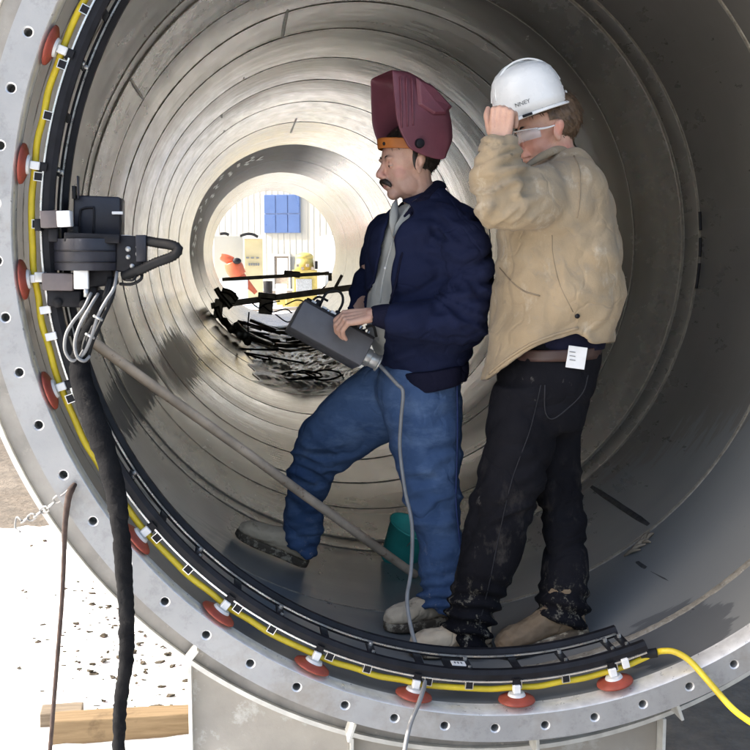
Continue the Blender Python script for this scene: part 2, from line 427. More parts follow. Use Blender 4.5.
M['whiteg'] = simple('white_gloss', (.8, .8, .78), .4, 0, .05, 4, 0)

# ================================================================== SETTING
bm = NB(); bmesh.ops.create_grid(bm, x_segments=60, y_segments=60, size=1)
for v in bm.verts:
    x, y = v.co.x, v.co.y
    v.co = Vector((math.copysign(abs(x)**3, x)*400, math.copysign(abs(y)**3, y)*400+5, GZ))
    v.co.z += noise.noise(v.co*.35)*.03
g = obj('ground', bm, M['ground']); tag(g, 'grey brown frozen gravel ground around and beyond the pipe', kind='structure')
# snow sheet on the left, with a ragged edge
bm = NB(); nx, ny = 110, 150; x0, x1, y0, y1 = -14., -.55, -11., 4.5
gv = {}
for i in range(nx+1):
    for j in range(ny+1):
        x = x1-(x1-x0)*(i/nx)**1.9; y = y1-(y1-y0)*(j/ny)**1.6
        edge = min(4.0-.55*(x+1.9)*.35+noise.noise(Vector((x*1.7, 0, 3)))*.5+noise.noise(Vector((x*7, 0, 9)))*.12-y, (-.60-x)*1.2+.2)
        h = max(-.03, min(.03, edge*.25))+noise.noise(Vector((x*2.1, y*2.1, 0)))*.014+noise.noise(Vector((x*9, y*9, 4)))*.008
        gv[i, j] = bm.verts.new((x, y, GZ+.012+h))
for i in range(nx):
    for j in range(ny): bm.faces.new((gv[i, j], gv[i+1, j], gv[i+1, j+1], gv[i, j+1]))
s = obj('snow', bm, M['snow']); tag(s, 'bright sunlit snow lying on the ground left of the pipe', kind='structure')
# far snow beyond the open far end
bm = NB(); gv = {}
for i in range(41):
    for j in range(61):
        x = -22+44*i/40; y = 21.8+29*j/60
        gv[i, j] = bm.verts.new((x, y, GZ+.03+.03*noise.noise(Vector((x*.9, y*.9, 0)))+(-.08 if (noise.noise(Vector((x*.22, y*.18, 7))) > .22) else 0)))
for i in range(40):
    for j in range(60): bm.faces.new((gv[i, j], gv[i+1, j], gv[i+1, j+1], gv[i, j+1]))
s = obj('snow', bm, M['snow']); tag(s, 'snow covered yard seen through the far end of the pipe', kind='structure')
# mud clods on the snow
bm = NB()
for k in range(420):
    px = random.gauss(120, 46); py = random.gauss(628, 50)
    if not (3 < px < 192 and 505 < py < 745): continue
    d = FWD*FPX+RIGHT*(px-375)-UP*(py-375); p = CAM+d*((GZ+.040-CAM.z)/d.z)
    r = random.choice([.003, .004, .005, .006, .008, .011, .014])*1.0*random.uniform(.6, 1.2)
    vs_ = bmesh.ops.create_icosphere(bm, subdivisions=1, radius=1, matrix=Matrix.Translation(p+Vector((0, 0, random.uniform(-.004, .012)))) @ Matrix.Diagonal((r*random.uniform(.9, 2.2), r*random.uniform(.8, 1.6), r*.5, 1)))['verts']
    for v in vs_: v.co += Vector((random.uniform(-1, 1), random.uniform(-1, 1), random.uniform(-1, 1)))*r*.45
o = obj('mud_clods', bm, M['mud'], smooth=False); tag(o, 'dark crumbs of mud scattered over the snow left of the pipe', 'mud', kind='stuff')

# ================================================================== PIPE
pipe = empty('steel_pipe', (0, 10, GZ+.3)); tag(pipe, 'huge grey steel pipe section with bolted flange around its open near end, two men inside', 'pipe')
# flange with real bolt holes
bm = NB(); NBOLT = 59; STEP = 360/59.52; PH = math.degrees(2.765)
RI, RO, TH = 1.305, 1.380, .055
HR = .0108
def sector(a0, a1, hole):
    am = (a0+a1)/2; A0, A1, AM = [math.radians(k) for k in (a0, a1, am)]
    P = lambda r, a, y=0: Vector((r*math.cos(a), y, r*math.sin(a)))
    outer = []
    for k in range(7): outer.append(P(RO, A0+(A1-A0)*k/6))
    outer += [P(1.355, A1), P(1.33, A1)]
    for k in range(7): outer.append(P(RI, A1+(A0-A1)*k/6))
    outer += [P(1.33, A0), P(1.355, A0)]
    c = P(RB, AM); ov = [bm.verts.new(p) for p in outer]; n = len(ov)
    hv = []; hv2 = []; hb = []
    for p in outer:
        d = (p-c).normalized(); hv.append(bm.verts.new(c+d*(HR+.0035))); hv2.append(bm.verts.new(c+d*HR+Vector((0, .003, 0)))); hb.append(bm.verts.new(c+d*HR+Vector((0, .05, 0))))
    for i in range(n):
        j = (i+1) % n
        bm.faces.new((ov[i], ov[j], hv[j], hv[i])).material_index = 0
        bm.faces.new((hv[i], hv[j], hv2[j], hv2[i])).material_index = 1
        bm.faces.new((hv2[i], hv2[j], hb[j], hb[i])).material_index = 2
    bm.faces.new(hb).material_index = 2
a = PH-STEP/2
for k in range(NBOLT): sector(a+k*STEP, a+(k+1)*STEP, True)
sector(a+NBOLT*STEP, a+360, True)
bmesh.ops.remove_doubles(bm, verts=bm.verts, dist=.0004)
fl = obj('flange', bm, [M['flange'], M['hole'], M['bore']], pipe, smooth=False)
bm = NB(); arc_ring(bm, [(RO, .0005), (RO+.0, TH), (1.315, TH+.001), (1.315, .06), (RO-.001, .06)], 0, 360, 240, czero, True)
bm.free()
bm = NB()
n = 240
for (ra, ya, rb_, yb) in ((RO, 0, RO, TH), (RO, TH, 1.31, TH)):
    for i in range(n):
        A, B = 2*math.pi*i/n, 2*math.pi*(i+1)/n
        bm.faces.new([bm.verts.new(Vector((r*math.cos(q), y, r*math.sin(q)))) for r, y, q in ((ra, ya, A), (ra, ya, B), (rb_, yb, B), (rb_, yb, A))])
bmesh.ops.remove_doubles(bm, verts=bm.verts, dist=.0004)
obj('flange_rim', bm, M['ringedge'], pipe)
# bevelled inner lip
bm = NB(); V = []
for i in range(n):
    A = 2*math.pi*i/n; row = []
    for (r, y) in ((RI+.0, 0.), (1.3015, .003), (1.2955, .050), (PR, .056)):
        cx, cz = cen(y); row.append(bm.verts.new((cx+r*math.cos(A), y, cz+r*math.sin(A))))
    V.append(row)
for i in range(n):
    for j in range(3): bm.faces.new((V[i][j], V[(i+1) % n][j], V[(i+1) % n][j+1], V[i][j+1]))
obj('bevel_lip', bm, M['lip'], pipe)
# shell sections and weld seams
B = [.056, .30, .88, 1.69, 1.87, 2.48, 3.10, 3.79, 4.75, 5.7, 6.9, 8.4, 10.7, 12.9, 15.25, 17.8, 20.4]
for k in range(len(B)-1):
    bm = NB(); ya, yb = B[k], B[k+1]; m = max(2, int((yb-ya)/(.10 if ya < 4 else .22))); na = 200 if ya < 6 else 140
    off = 0 if k == 0 else random.uniform(-.001, .001); V = []
    seed = random.uniform(0, 50); bow = random.choice((-1, 1))*random.uniform(.003, .007)*(0 if ya < .8 else 1)
    for j in range(m+1):
        y = ya+(yb-ya)*j/m; cx, cz = cen(y); row = []
        for i in range(na):
            A = 2*math.pi*i/na
            e = min(1, min(y-ya, yb-y)/.15)
            r = PR+off*min(1, (y-.056)*10)+bow*math.sin(math.pi*j/m)+.0016*noise.noise(Vector((math.cos(A)*2.6, math.sin(A)*2.6, y*1.4+seed)))+.0022*e*noise.noise(Vector((math.cos(A)*5, math.sin(A)*5, y*.8+seed)))
            row.append(bm.verts.new((cx+r*math.cos(A), y, cz+r*math.sin(A))))
        V.append(row)
    for j in range(m):
        for i in range(na): bm.faces.new((V[j][i], V[j+1][i], V[j+1][(i+1) % na], V[j][(i+1) % na]))
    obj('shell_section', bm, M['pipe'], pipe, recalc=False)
for k, y in enumerate(B[1:-1]):
    bm = NB(); wdt = random.uniform(.012, .02)*(1 if y < 4 else 1.4); hgt = random.uniform(.0015, .0035)
    if k == 3: wdt = .02
    s_ = random.uniform(0, 99)
    prof = [(PR+.014, y-wdt*1.3)]+[(PR+.003-(hgt+.003)*math.sin(math.pi*q/8)**.8 if 0 < q < 8 else PR+.003, y-wdt*math.cos(math.pi*q/8)) for q in range(9)]+[(PR+.014, y+wdt*1.3)]
    arc_ring(bm, prof, 0, 360, 420, None, True, rfun=lambda A, yy: .0016*noise.noise(Vector((math.cos(A)*60, math.sin(A)*60, s_))))
    obj('weld_seam', bm, M['weld'], pipe)
# lengthwise weld strips
def long_seam(deg, ya, yb, wd=.012, m='weld', h=.004):
    bm = NB(); R = []; n = max(3, int((yb-ya)/.06))
    for i in range(n+1):
        y = ya+(yb-ya)*i/n; j = random.uniform(-.0012, .0012)
        a = wallp(deg+j*20, y, -.004); t = Vector((-math.sin(math.radians(deg)), 0, math.cos(math.radians(deg)))); rad = Vector((math.cos(math.radians(deg)), 0, math.sin(math.radians(deg))))
        R.append([a-t*wd, a-t*wd*.6-rad*(h+.002), a+t*wd*.6-rad*(h+.002), a+t*wd])
    V = [[bm.verts.new(p) for p in r] for r in R]
    for i in range(n):
        for j in range(3): bm.faces.new((V[i][j], V[i][j+1], V[i+1][j+1], V[i+1][j]))
    obj('lengthwise_seam', bm, M[m], pipe)
M['grease'] = simple('dark_seam', (.05, .05, .052), .55, 0, .4, 30)
long_seam(-51.4, .90, 1.66, .012, 'grease', .001); long_seam(-57.5, .32, .86, .011, 'grease', .001)
long_seam(108, 2.5, 3.77, .012); long_seam(66, 3.81, 4.73, .014)
long_seam(119, 3.81, 4.7, .010); long_seam(128, 5.72, 6.88, .012); long_seam(-140, 4.77, 5.68, .012)
long_seam(148, 1.9, 2.46, .008); long_seam(95, 8.12, 9.38, .012)
# torn dark dashes along a weld on the right wall
for (a0, a1) in ((-7, -2.2), (-1, 2.6), (4, 7.5)):
    bm = NB(); arc_ring(bm, [(PR-.012, 1.655), (PR-.012, 1.668), (PR-.003, 1.668), (PR-.003, 1.655)], a0-1, a1-1, 14)
    obj('tack_strip', bm, M['black'], pipe)
# outer skin and far rim
bm = NB(); V = []
for (r, y) in ((1.314, .056), (1.314, .67), (1.314, 20.4), (1.291, 20.402)):
    row = []
    for i in range(160):
        A = 2*math.pi*i/160; cx, cz = cen(y); row.append(bm.verts.new((cx+r*math.cos(A), y, cz+r*math.sin(A))))
    V.append(row)
for j in range(3):
    for i in range(160): bm.faces.new((V[j][i], V[j][(i+1) % 160], V[j+1][(i+1) % 160], V[j+1][i]))
obj('outer_skin', bm, M['ring'], pipe)
# stiffener ring behind the flange
bm = NB(); arc_ring(bm, [(1.316, .15), (1.46, .15), (1.46, .168), (1.316, .168)], 0, 360, 240, czero, True)
obj('stiffener_ring', bm, M['ring'], pipe, smooth=False)
bm = NB(); arc_ring(bm, [(1.461, .135), (1.474, .135), (1.474, .21), (1.461, .21)], 0, 360, 240, czero, True)
obj('stiffener_edge', bm, M['ringedge'], pipe, smooth=False)
# small gusset blocks bridging flange and ring
for deg in (231.8, 251.6, 273.0, 290.0):
    a = math.radians(deg); rad = Vector((math.cos(a), 0, math.sin(a))); rot = Matrix((Vector((-math.sin(a), 0, math.cos(a))), Vector((0, 1, 0)), rad)).transposed()
    bm = NB(); box(bm, rad*1.432+Vector((0, .098, 0)), (.010, .085, .055), rot); obj('gusset', bm, M['ringedge'], pipe, smooth=False, bevel=.002)

# far-end wavy pale ribbons on the brown section
M['scribble'] = simple('pale_marks', (.8, .78, .70), .35, 0, .1, 20, 0)
for k in range(15):
    deg = 108+k*5.2+random.uniform(-1.5, 1.5); y = 11.0+random.uniform(-.2, .9); pts = []
    L = random.uniform(.25, .55)
    for q in range(7):
        pts.append(wallp(deg+random.uniform(-1.3, 1.3)+.5*math.sin(q*2), y+L*q/4, -.001))
    bm = NB(); Q = [Vector(q) for q in crom([tuple(p) for p in pts], 4)]; prev = None
    for i, p in enumerate(Q):
        cx, cz = cen(p.y); rad = Vector((p.x-cx, 0, p.z-cz)).normalized(); tg = (Q[min(i+1, len(Q)-1)]-Q[max(i-1, 0)]).normalized(); sd_ = tg.cross(rad)*.022
        a_, b_ = bm.verts.new(p-sd_-rad*.005), bm.verts.new(p+sd_-rad*.005)
        if prev: bm.faces.new((prev[0], prev[1], b_, a_))
        prev = (a_, b_)
    obj('pale_scribble', bm, M['scribble'], pipe, recalc=False)

# ================================================================== STAND under the pipe
st = empty('support_stand', (-.2, .2, GZ)); tag(st, 'mottled grey steel support stand under the front of the pipe', 'stand')
XL, XM, XR = -.895, -.445, .475
def arcz(x): return -math.sqrt(1.475**2-x*x)-.002
def plate(xa, xb, y, th=.012, zb=GZ):
    bm = NB(); n = 14; T = [[], []]; Bt = [[], []]
    for i in range(n+1):
        x = xa+(xb-xa)*i/n
        for s_ in (0, 1):
            T[s_].append(bm.verts.new((x, y+s_*th, arcz(x)))); Bt[s_].append(bm.verts.new((x, y+s_*th, zb)))
    for i in range(n):
        bm.faces.new((T[0][i], T[0][i+1], Bt[0][i+1], Bt[0][i])); bm.faces.new((T[1][i], T[1][i+1], Bt[1][i+1], Bt[1][i])); bm.faces.new((T[0][i], T[1][i], T[1][i+1], T[0][i+1]))
    bm.faces.new((T[0][0], T[1][0], Bt[1][0], Bt[0][0])); bm.faces.new((T[0][n], T[1][n], Bt[1][n], Bt[0][n]))
    return bm
obj('face_plate', plate(XL+.006, XM-.006, .160), M['stand'], st, smooth=False)
obj('face_plate', plate(XM+.006, XR-.006, .175), M['stand'], st, smooth=False)
for x in (XL, XM, .12, XR):
    bm = NB(); zt = arcz(x); box(bm, (x, .19, (zt+GZ)/2), (.010, .12 if x != .12 else .02, zt-GZ)); obj('rib', bm, M['ringedge'], st, smooth=False, bevel=.001)
bm = NB(); box(bm, ((XL+XR)/2, .2, GZ+.012), (XR-XL+.2, .35, .03)); obj('base_plate', bm, M['stand'], st, smooth=False)

# ================================================================== RAIL TRACK
tr = empty('rail_track', (0, .1, -1.2)); tag(tr, 'curved black and silver two rail welding track on red suction cups round the pipe mouth', 'track')
A_END, A_TOP = 289.2, 118
cz_ = lambda y: cen(.1)
def pol(deg, r, y):
    a = math.radians(deg); cx, cz = cen(.1); return Vector((cx+r*math.cos(a), y, cz+r*math.sin(a)))
def polrot(deg):
    a = math.radians(deg); return Matrix((Vector((-math.sin(a), 0, math.cos(a))), Vector((0, 1, 0)), Vector((-math.cos(a), 0, -math.sin(a))))).transposed()  # x tangent, z inward
for (r0, y0, ae, nm) in ((1.209, .055, A_END, 'front_rail'), (1.192, .172, 287.2, 'rear_rail')):
    bm = NB(); arc_ring(bm, [(r0, y0), (r0+.016, y0), (r0+.016, y0+.010), (r0+.002, y0+.022), (r0-.012, y0+.022), (r0-.012, y0+.006)], A_TOP, ae, 150, cz_)
    rl = obj(nm, bm, M['black'], tr, smooth=False)
    bm = NB(); w_ = .0045; q_ = .0165 if nm == 'front_rail' else .004
    arc_ring(bm, [(r0+q_, y0-.004), (r0+q_+w_, y0-.004), (r0+q_+w_, y0+.004), (r0+q_, y0+.004)], A_TOP, ae-.3, 150, cz_)
    obj('silver_edge', bm, M['silver'], rl, smooth=False)
cups = [131.5, 145, 158.3, 171.8, 184.8, 197.8, 218.0, 231.4, 244.6, 257.9, 271.0, 283.8]
cup_proto = None
for d in cups:
    if cup_proto is None:
        rot = polrot(0)
        def L(x, y, z): return Vector((x, y, z))
        # built in local space: x tangent, y axial, z inward from the wall
        bm = NB()
        prof = [(.0, .004), (.052, .003), (.050, .008), (.040, .013), (.024, .018), (.0, .018)]
        R = [[Vector((r*math.cos(2*math.pi*k/28), r*math.sin(2*math.pi*k/28), z)) for k in range(28)] for r, z in prof[1:-1]]
        rings(bm, R); cupm = bpy.data.meshes.new('suction_cup'); bmesh.ops.recalc_face_normals(bm, faces=bm.faces); bm.to_mesh(cupm); bm.free(); cupm.materials.append(M['red'])
        bm = NB(); cyl(bm, (0, 0, .014), (0, 0, .024), .027, .022, 24); dm = bpy.data.meshes.new('cup_disc'); bm.to_mesh(dm); bm.free(); dm.materials.append(M['cupwhite'])
        bm = NB(); box(bm, (0, 0, .036), (.020, .022, .024)); bmesh.ops.bevel(bm, geom=bm.edges[:], offset=.002, segments=1, affect='EDGES')
        wm_ = bpy.data.meshes.new('white_block'); bm.to_mesh(wm_); bm.free(); wm_.materials.append(M['whitep'])
        bm = NB(); box(bm, (0, .006, .056), (.022, .016, .018)); box(bm, (.012, .02, .05), (.006, .03, .012)); box(bm, (.0, -.004, .058), (.014, .004, .014))
        km = bpy.data.meshes.new('clamp'); bm.to_mesh(km); bm.free(); km.materials.append(M['black'])
        cup_proto = True
    root = link('suction_cup', cupm, None, tr)
    mw = Matrix.Translation(pol(d, 1.284, .05)) @ polrot(d).to_4x4()
    root.matrix_parent_inverse = Matrix.Identity(4); root.matrix_parent_inverse = Matrix.Translation(-tr.location)
    root.location = mw.translation; root.rotation_euler = mw.to_euler()
    for nm, me in (('cup_disc', dm), ('white_block', wm_), ('clamp', km)):
        c = bpy.data.objects.new(nm, me); scn.collection.objects.link(c); c.parent = root
# square clips over the hose
sq = None
for d in [138.3, 153.0, 159.8, 165.9, 173, 178.5, 199.5, 211.5, 219.5, 225.0, 232.9, 238.0, 246.2, 251.3, 259.4, 264.8, 271.2, 277.6, 284.1]:
    if sq is None:
        bm = NB(); s_ = .0105
        for (x, z, a_, b_) in ((0, s_, 2*s_+.0018, .0018), (0, -s_, 2*s_+.0018, .0018), (s_, 0, .0018, 2*s_-.0018), (-s_, 0, .0018, 2*s_-.0018)): box(bm, (x, 0, z), (a_, .02, b_))
        sq = bpy.data.meshes.new('square_clip'); bm.to_mesh(sq); bm.free(); sq.materials.append(M['silver'])
        bm = NB(); box(bm, (0, 0, 0), (2*s_-.0025, .019, 2*s_-.0025)); sqi = bpy.data.meshes.new('clip_core'); bm.to_mesh(sqi); bm.free(); sqi.materials.append(M['black'])
    root = bpy.data.objects.new('square_clip', sq); scn.collection.objects.link(root); root.parent = tr
    root.matrix_parent_inverse = Matrix.Translation(-tr.location)
    mw = Matrix.Translation(pol(d, 1.238, .060)) @ polrot(d).to_4x4(); root.location = mw.translation; root.rotation_euler = mw.to_euler()
    c = bpy.data.objects.new('clip_core', sqi); scn.collection.objects.link(c); c.parent = root
# cross pieces between the rails
bm = NB(); box(bm, (0, 0, 0), (.022, .095, .006)); cpm = bpy.data.meshes.new('crosspiece'); bm.to_mesh(cpm); bm.free(); cpm.materials.append(M['black'])
bm = NB(); cyl(bm, (0, .03, .002), (0, .03, .012), .006, n=8); cyl(bm, (0, -.035, .002), (0, -.035, .012), .005, n=8); btm = bpy.data.meshes.new('bolt'); bm.to_mesh(btm); bm.free(); btm.materials.append(M['silver'])
for k, d in enumerate([i*6.65+132 for i in range(24)]+[287.0]):
    c = bpy.data.objects.new('crosspiece', cpm); scn.collection.objects.link(c); c.parent = tr; c.matrix_parent_inverse = Matrix.Translation(-tr.location)
    mw = Matrix.Translation(pol(d, 1.206, .122)) @ polrot(d).to_4x4(); c.location = mw.translation; c.rotation_euler = mw.to_euler()
    if k % 2 == 0 or k > 22:
        b_ = bpy.data.objects.new('bolt', btm); scn.collection.objects.link(b_); b_.parent = c
# name plate
bm = NB(); box(bm, pol(263.5, 1.205, .118), (.075, .07, .006), polrot(263.5)); obj('label_plate', bm, M['black'], tr, smooth=False)
bm = NB(); box(bm, pol(263.7, 1.199, .112), (.040, .030, .003), polrot(263.7)); lp = obj('white_label', bm, M['whitep'], tr, smooth=False)
for k in range(3):
    bm = NB(); box(bm, pol(263.2+k*.45, 1.1968, .112), (.004, .012, .001), polrot(263.7)); obj('label_print', bm, M['print'], tr, smooth=False)
for q in ((46, 310), (46, 338), (656-26, 662)):
    p = at(q[0], q[1], .05); dd = math.degrees(math.atan2(p.z, p.x)); bm = NB(); box(bm, pol(dd, 1.236, .052), (.020, .012, .028), polrot(dd)); obj('rail_bracket', bm, M['whitep'], tr, smooth=False, bevel=.002)

# yellow hose
bm = NB(); pts = [pol(d, 1.2525+.002*math.sin(d*.9), .068) for d in np.arange(118, 286.5, 3)]
pts += [at(655, 653, .07), at(664, 651, .05), at(675, 652, .03), at(690, 661, .0), at(709, 682, -.06), at(733, 709, -.12), at(756, 726, -.16), at(800, 757, -.25), at(870, 800, -.4), at(960, 870, -.5)]
tube(bm, pts, .0088, 12, 5)
o = obj('yellow_hose', bm, M['yellow']); tag(o, 'yellow hose clipped along the track and trailing off over the flange at lower right', 'hose')
bm = NB(); tube(bm, [at(640, 655, .075), at(650, 653.6, .072), at(657, 652.5, .068)], .0135, 12, 4); obj('black_sleeve', bm, M['rubber'], o)

# ================================================================== CARRIAGE
CY = .10
cr = empty('welding_carriage', at(85, 250, CY)); tag(cr, 'black motorised welding carriage clamped on the rails at left', 'carriage')
def pxbox(x0, y0, x1, y1, Y, th, tilt=0):
    a = at(x0, y0, Y); b = at(x1, y1, Y); c = (a+b)/2
    return c, (abs(b.x-a.x), th, abs(a.z-b.z)), Matrix.Rotation(math.radians(tilt), 3, 'Y')
def pb(name, x0, y0, x1, y1, Y, th, m, tilt=0, bev=.004, parent=None):
    bm = NB(); c, s_, r_ = pxbox(x0, y0, x1, y1, Y, th, tilt); box(bm, c, s_, r_); return obj(name, bm, m, parent or cr, smooth=True, bevel=bev)
mb = pb('motor_housing', 76, 197, 123, 238, .16, .12, M['blackplastic'], 2, .006)
# embossed panel frame on the housing
bm = NB(); tube(bm, [at(79, 236, .097), at(80, 213, .097), at(83, 208.5, .097), at(92, 207.5, .097), at(94, 210, .097), at(93.5, 236, .097)], .0028, 6, 4); obj('panel_ridge', bm, M['black'], mb)
pb('white_tab', 112, 211.5, 123, 214.5, .094, .01, M['whitep'], 0, .001)
pb('front_block', 42, 211, 59, 228, .03, .06, M['brownblock'], -2, .002)
pb('white_plate', 58, 211, 72, 227, .02, .05, M['whitep'], -2, .002)
pb('link_block', 68, 226, 80, 242, .06, .05, M['black'])
pb('link_block', 49, 228, 60, 242, .05, .05, M['black'])
pb('top_plate', 70, 234, 124, 243, .10, .20, M['black'], 2, .003)
# curved drum housing
bm = NB(); c0 = at(46, 0, CY).x; c1 = at(122, 0, CY).x; zt = at(80, 239, CY).z; zb = at(80, 270, CY).z; zt2 = zt-.006
n = 26; R = []
for i in range(n+1):
    t = math.pi*i/n; x = (c0+c1)/2-(c1-c0)/2*math.cos(t); y = .12-.135*max(0, math.sin(t))**.8
    R.append([Vector((x, y, zt)), Vector((x, .21, zt)), Vector((x, .21, zb)), Vector((x, y, zb))])
rings(bm, R); dr = obj('drum_housing', bm, M['blackplastic'], cr, smooth=True, bevel=.004)
dr.modifiers['b'].angle_limit = 1.0
for yy in (251, 262):
    bm = NB(); pts = []
    z_ = at(80, yy, CY).z
    for i in range(3, 24):
        t = math.pi*i/n; pts.append(Vector(((c0+c1)/2-(c1-c0)/2*math.cos(t)*1.003, .12-.1365*max(0, math.sin(t))**.8, z_)))
    tube(bm, pts, .0018, 6, 1); obj('drum_seam', bm, M['black'], cr)
gb = pb('gear_box', 118, 236, 146, 272, .08, .12, M['black'], 3, .005)
for (x, y, r) in ((128, 249, .007), (128, 257, .006), (138, 247, .006), (139, 254, .009), (132, 266, .006)):
    bm = NB(); p = at(x, y, .016); cyl(bm, p, p+Vector((0, .02, 0)), r, n=14); obj('screw', bm, M['galv'], gb)
pb('gear_box_flange', 136, 235, 147, 262, .03, .03, M['blackplastic'], 0, .002)
bm = NB(); p = at(113, 237, .03); tube(bm, [p, at(125, 236, .03), at(133, 237, .03)], .003, 8, 4); ball(bm, p, .007); obj('lever', bm, M['cupwhite'], cr)
pb('lower_block', 45, 273, 76, 290, .06, .10, M['brownblock'], 1, .003)
pb('white_plate', 74, 270, 89, 289, .005, .02, M['whitep'], 1, .002)
pb('lower_block', 84, 268, 116, 286, .10, .12, M['black'], -4, .004)
pb('roller_block', 50, 289, 84, 306, .08, .10, M['black'], 3, .005)
pb('roller_block', 84, 284, 100, 303, .09, .08, M['black'], -12, .005)
for (x, y, r) in ((57, 303, .012), (84, 305, .013), (96, 300, .010)):
    bm = NB(); p = at(x, y, .02); cyl(bm, p, p+Vector((0, .09, 0)), r, n=16); obj('roller', bm, M['rubber'], cr)
bm = NB(); cyl(bm, at(86, 289, .0), at(86, 297, .0), .006); obj('fitting', bm, M['galv'], cr)
pb('fin', 77.5, 176, 79.5, 199, .10, .03, M['blackplastic'], 0, .001)
pb('fin', 72.5, 186, 76.5, 199, .10, .03, M['black'], 0, .001)
pb('side_clamp', 36, 219, 43, 231, .04, .05, M['black'], 0, .002)
pb('side_clamp', 36, 272, 46, 282, .04, .05, M['galv'], 0, .002)
# corrugated hose
def corrug(path, r, name, mat, parent, per=.0075):
    Q = crom([tuple(p) for p in path], 24); L = 0; P = []; rr = []; last = None
    seg = [np.linalg.norm(Q[i+1]-Q[i]) for i in range(len(Q)-1)]; tot = sum(seg); k = int(tot/(per/2)); cum = np.concatenate([[0], np.cumsum(seg)])
    A = np.array(Q)
    for i in range(k+1):
        s_ = tot*i/k; P.append(Vector([np.interp(s_, cum, A[:, c]) for c in range(3)])); rr.append(r*(1.0 if i % 2 else .84))
    bm = NB(); tube(bm, P, rr, 14, 1); return obj(name, bm, mat, parent)
corrug([at(142, 240, .04), at(158, 243, .02), at(171, 245, .0), at(178, 249, -.01), at(173, 256, -.01), at(155, 263, .0), at(138, 271, .01), at(124, 276, .03)], .0135, 'corrugated_hose', M['rubber'], cr)
bm = NB(); tube(bm, [at(120, 284, .02), at(132, 284, .0), at(141, 279, .0), at(142, 272, .02)], .004, 8); tube(bm, [at(126, 280, .0), at(133, 280, -.01), at(137, 275, .01)], .003, 8); obj('small_cable', bm, M['rubber'], cr)

# cable bundle
cb = empty('cable_bundle', at(120, 750, -.15)); tag(cb, 'thick black wrapped cable bundle hanging from the welding carriage down past the flange', 'cable')
bm = NB()
P = [(104, 292, .02), (95, 318, .0), (83, 345, -.01), (80, 372, -.03), (92, 415, -.07), (106, 455, -.10), (116, 495, -.12), (121, 535, -.14), (124, 575, -.15), (126.5, 620, -.16), (126, 660, -.165), (121, 700, -.17), (119, 735, -.18), (122, 775, -.18), (150, 830, -.1)]
W = [6, 7, 8, 10.5, 12, 11, 9.8, 8.6, 8.2, 7.8, 7.4, 6.6, 6.2, 6.4, 6.5]
tube(bm, [at(*p) for p in P], [w_*.00263*.95 for w_ in W], 22, 12)
me = bpy.data.meshes.new('wrapped_sleeve'); bmesh.ops.recalc_face_normals(bm, faces=bm.faces); bm.to_mesh(me); bm.free()
displace(me, lambda p, n: .0035*nz(p, (30, 30, 55))+.0022*nz(p, (80, 80, 140), 3))
link('wrapped_sleeve', me, M['tape'], cb)
bm = NB()
for k in range(5):
    o_ = random.uniform(-3, 3); tube(bm, [at(112+o_, 278, .03), at(108+o_*1.5, 296, .0), at(98+o_*1.6, 318, -.02+.01*k), at(88+o_*1.4, 342, -.03), at(84+o_, 362, -.03)], .0055, 8)
obj('cable_strands', bm, M['rubber'], cb)
for (x, y) in ((98, 318), (90, 336)):
    bm = NB(); tube(bm, [at(x-4, y-2, -.045), at(x, y, -.055), at(x+4, y+2, -.045)], .004, 8); obj('tie', bm, M['galv'], cb)
for pts in ([(91, 293, 0), (84, 308, -.03), (73, 322, -.04), (66, 335, -.045), (65, 350, -.045), (71, 360, -.045), (78, 359, -.04), (84, 350, -.04)],
            [(98, 294, 0), (90, 307, -.05), (80, 325, -.055), (75, 342, -.055), (77, 356, -.055), (84, 361, -.05), (90, 356, -.04)],
            [(117, 272, .02), (114, 288, -.02), (106, 301, -.04), (98, 316, -.05), (92, 335, -.055), (86, 350, -.05), (80, 358, -.045)]):
    bm = NB(); tube(bm, [at(*p) for p in pts], .0044, 8); obj('grey_lead', bm, M['greycable'], cb)

# chain and cord
ch = empty('chain', at(45, 505, .05)); tag(ch, 'short zinc chain hooked to the flange at lower left', 'chain')
n = 7; A0, A1 = at(68, 489, -.012), at(22, 521, .14)
for k in range(n):
    t = (k+.5)/n; c = A0.lerp(A1, t)+Vector((0, 0, -.012*math.sin(math.pi*t))); dd = (A1-A0).normalized(); u = dd.orthogonal().normalized(); v = dd.cross(u)
    if k % 2: u, v = v, u
    bm = NB(); pts = []
    for i in range(13):
        a = 2*math.pi*i/12; pts.append(c+dd*(.0135*math.cos(a)+(.0045 if math.cos(a) > 0 else -.0045))+u*.0085*math.sin(a))
    tube(bm, pts, .0026, 8, 3); obj('chain_link', bm, M['chain'], ch)
bm = NB(); tube(bm, [A1, A1+Vector((-.015, .01, .008)), A1+Vector((-.02, .01, -.02)), A1+Vector((-.005, 0, -.03))], .003, 8); obj('hook', bm, M['chain'], ch)
bm = NB(); tube(bm, [at(*p) for p in ((75, 484, -.005), (71, 490, -.02), (68, 500, -.02), (65, 525, -.015), (64, 555, .0), (62, 600, .0), (58, 650, .0), (54, 700, .0), (50, 750, .0), (46, 800, 0))], [.006, .009, .0085, .0072, .0062, .006, .0058, .0058, .0058, .0058], 10, 8, jit=.06)
o = obj('cord', bm, M['rope']); tag(o, 'thin brown cord hanging from the flange beside the chain', 'cord')

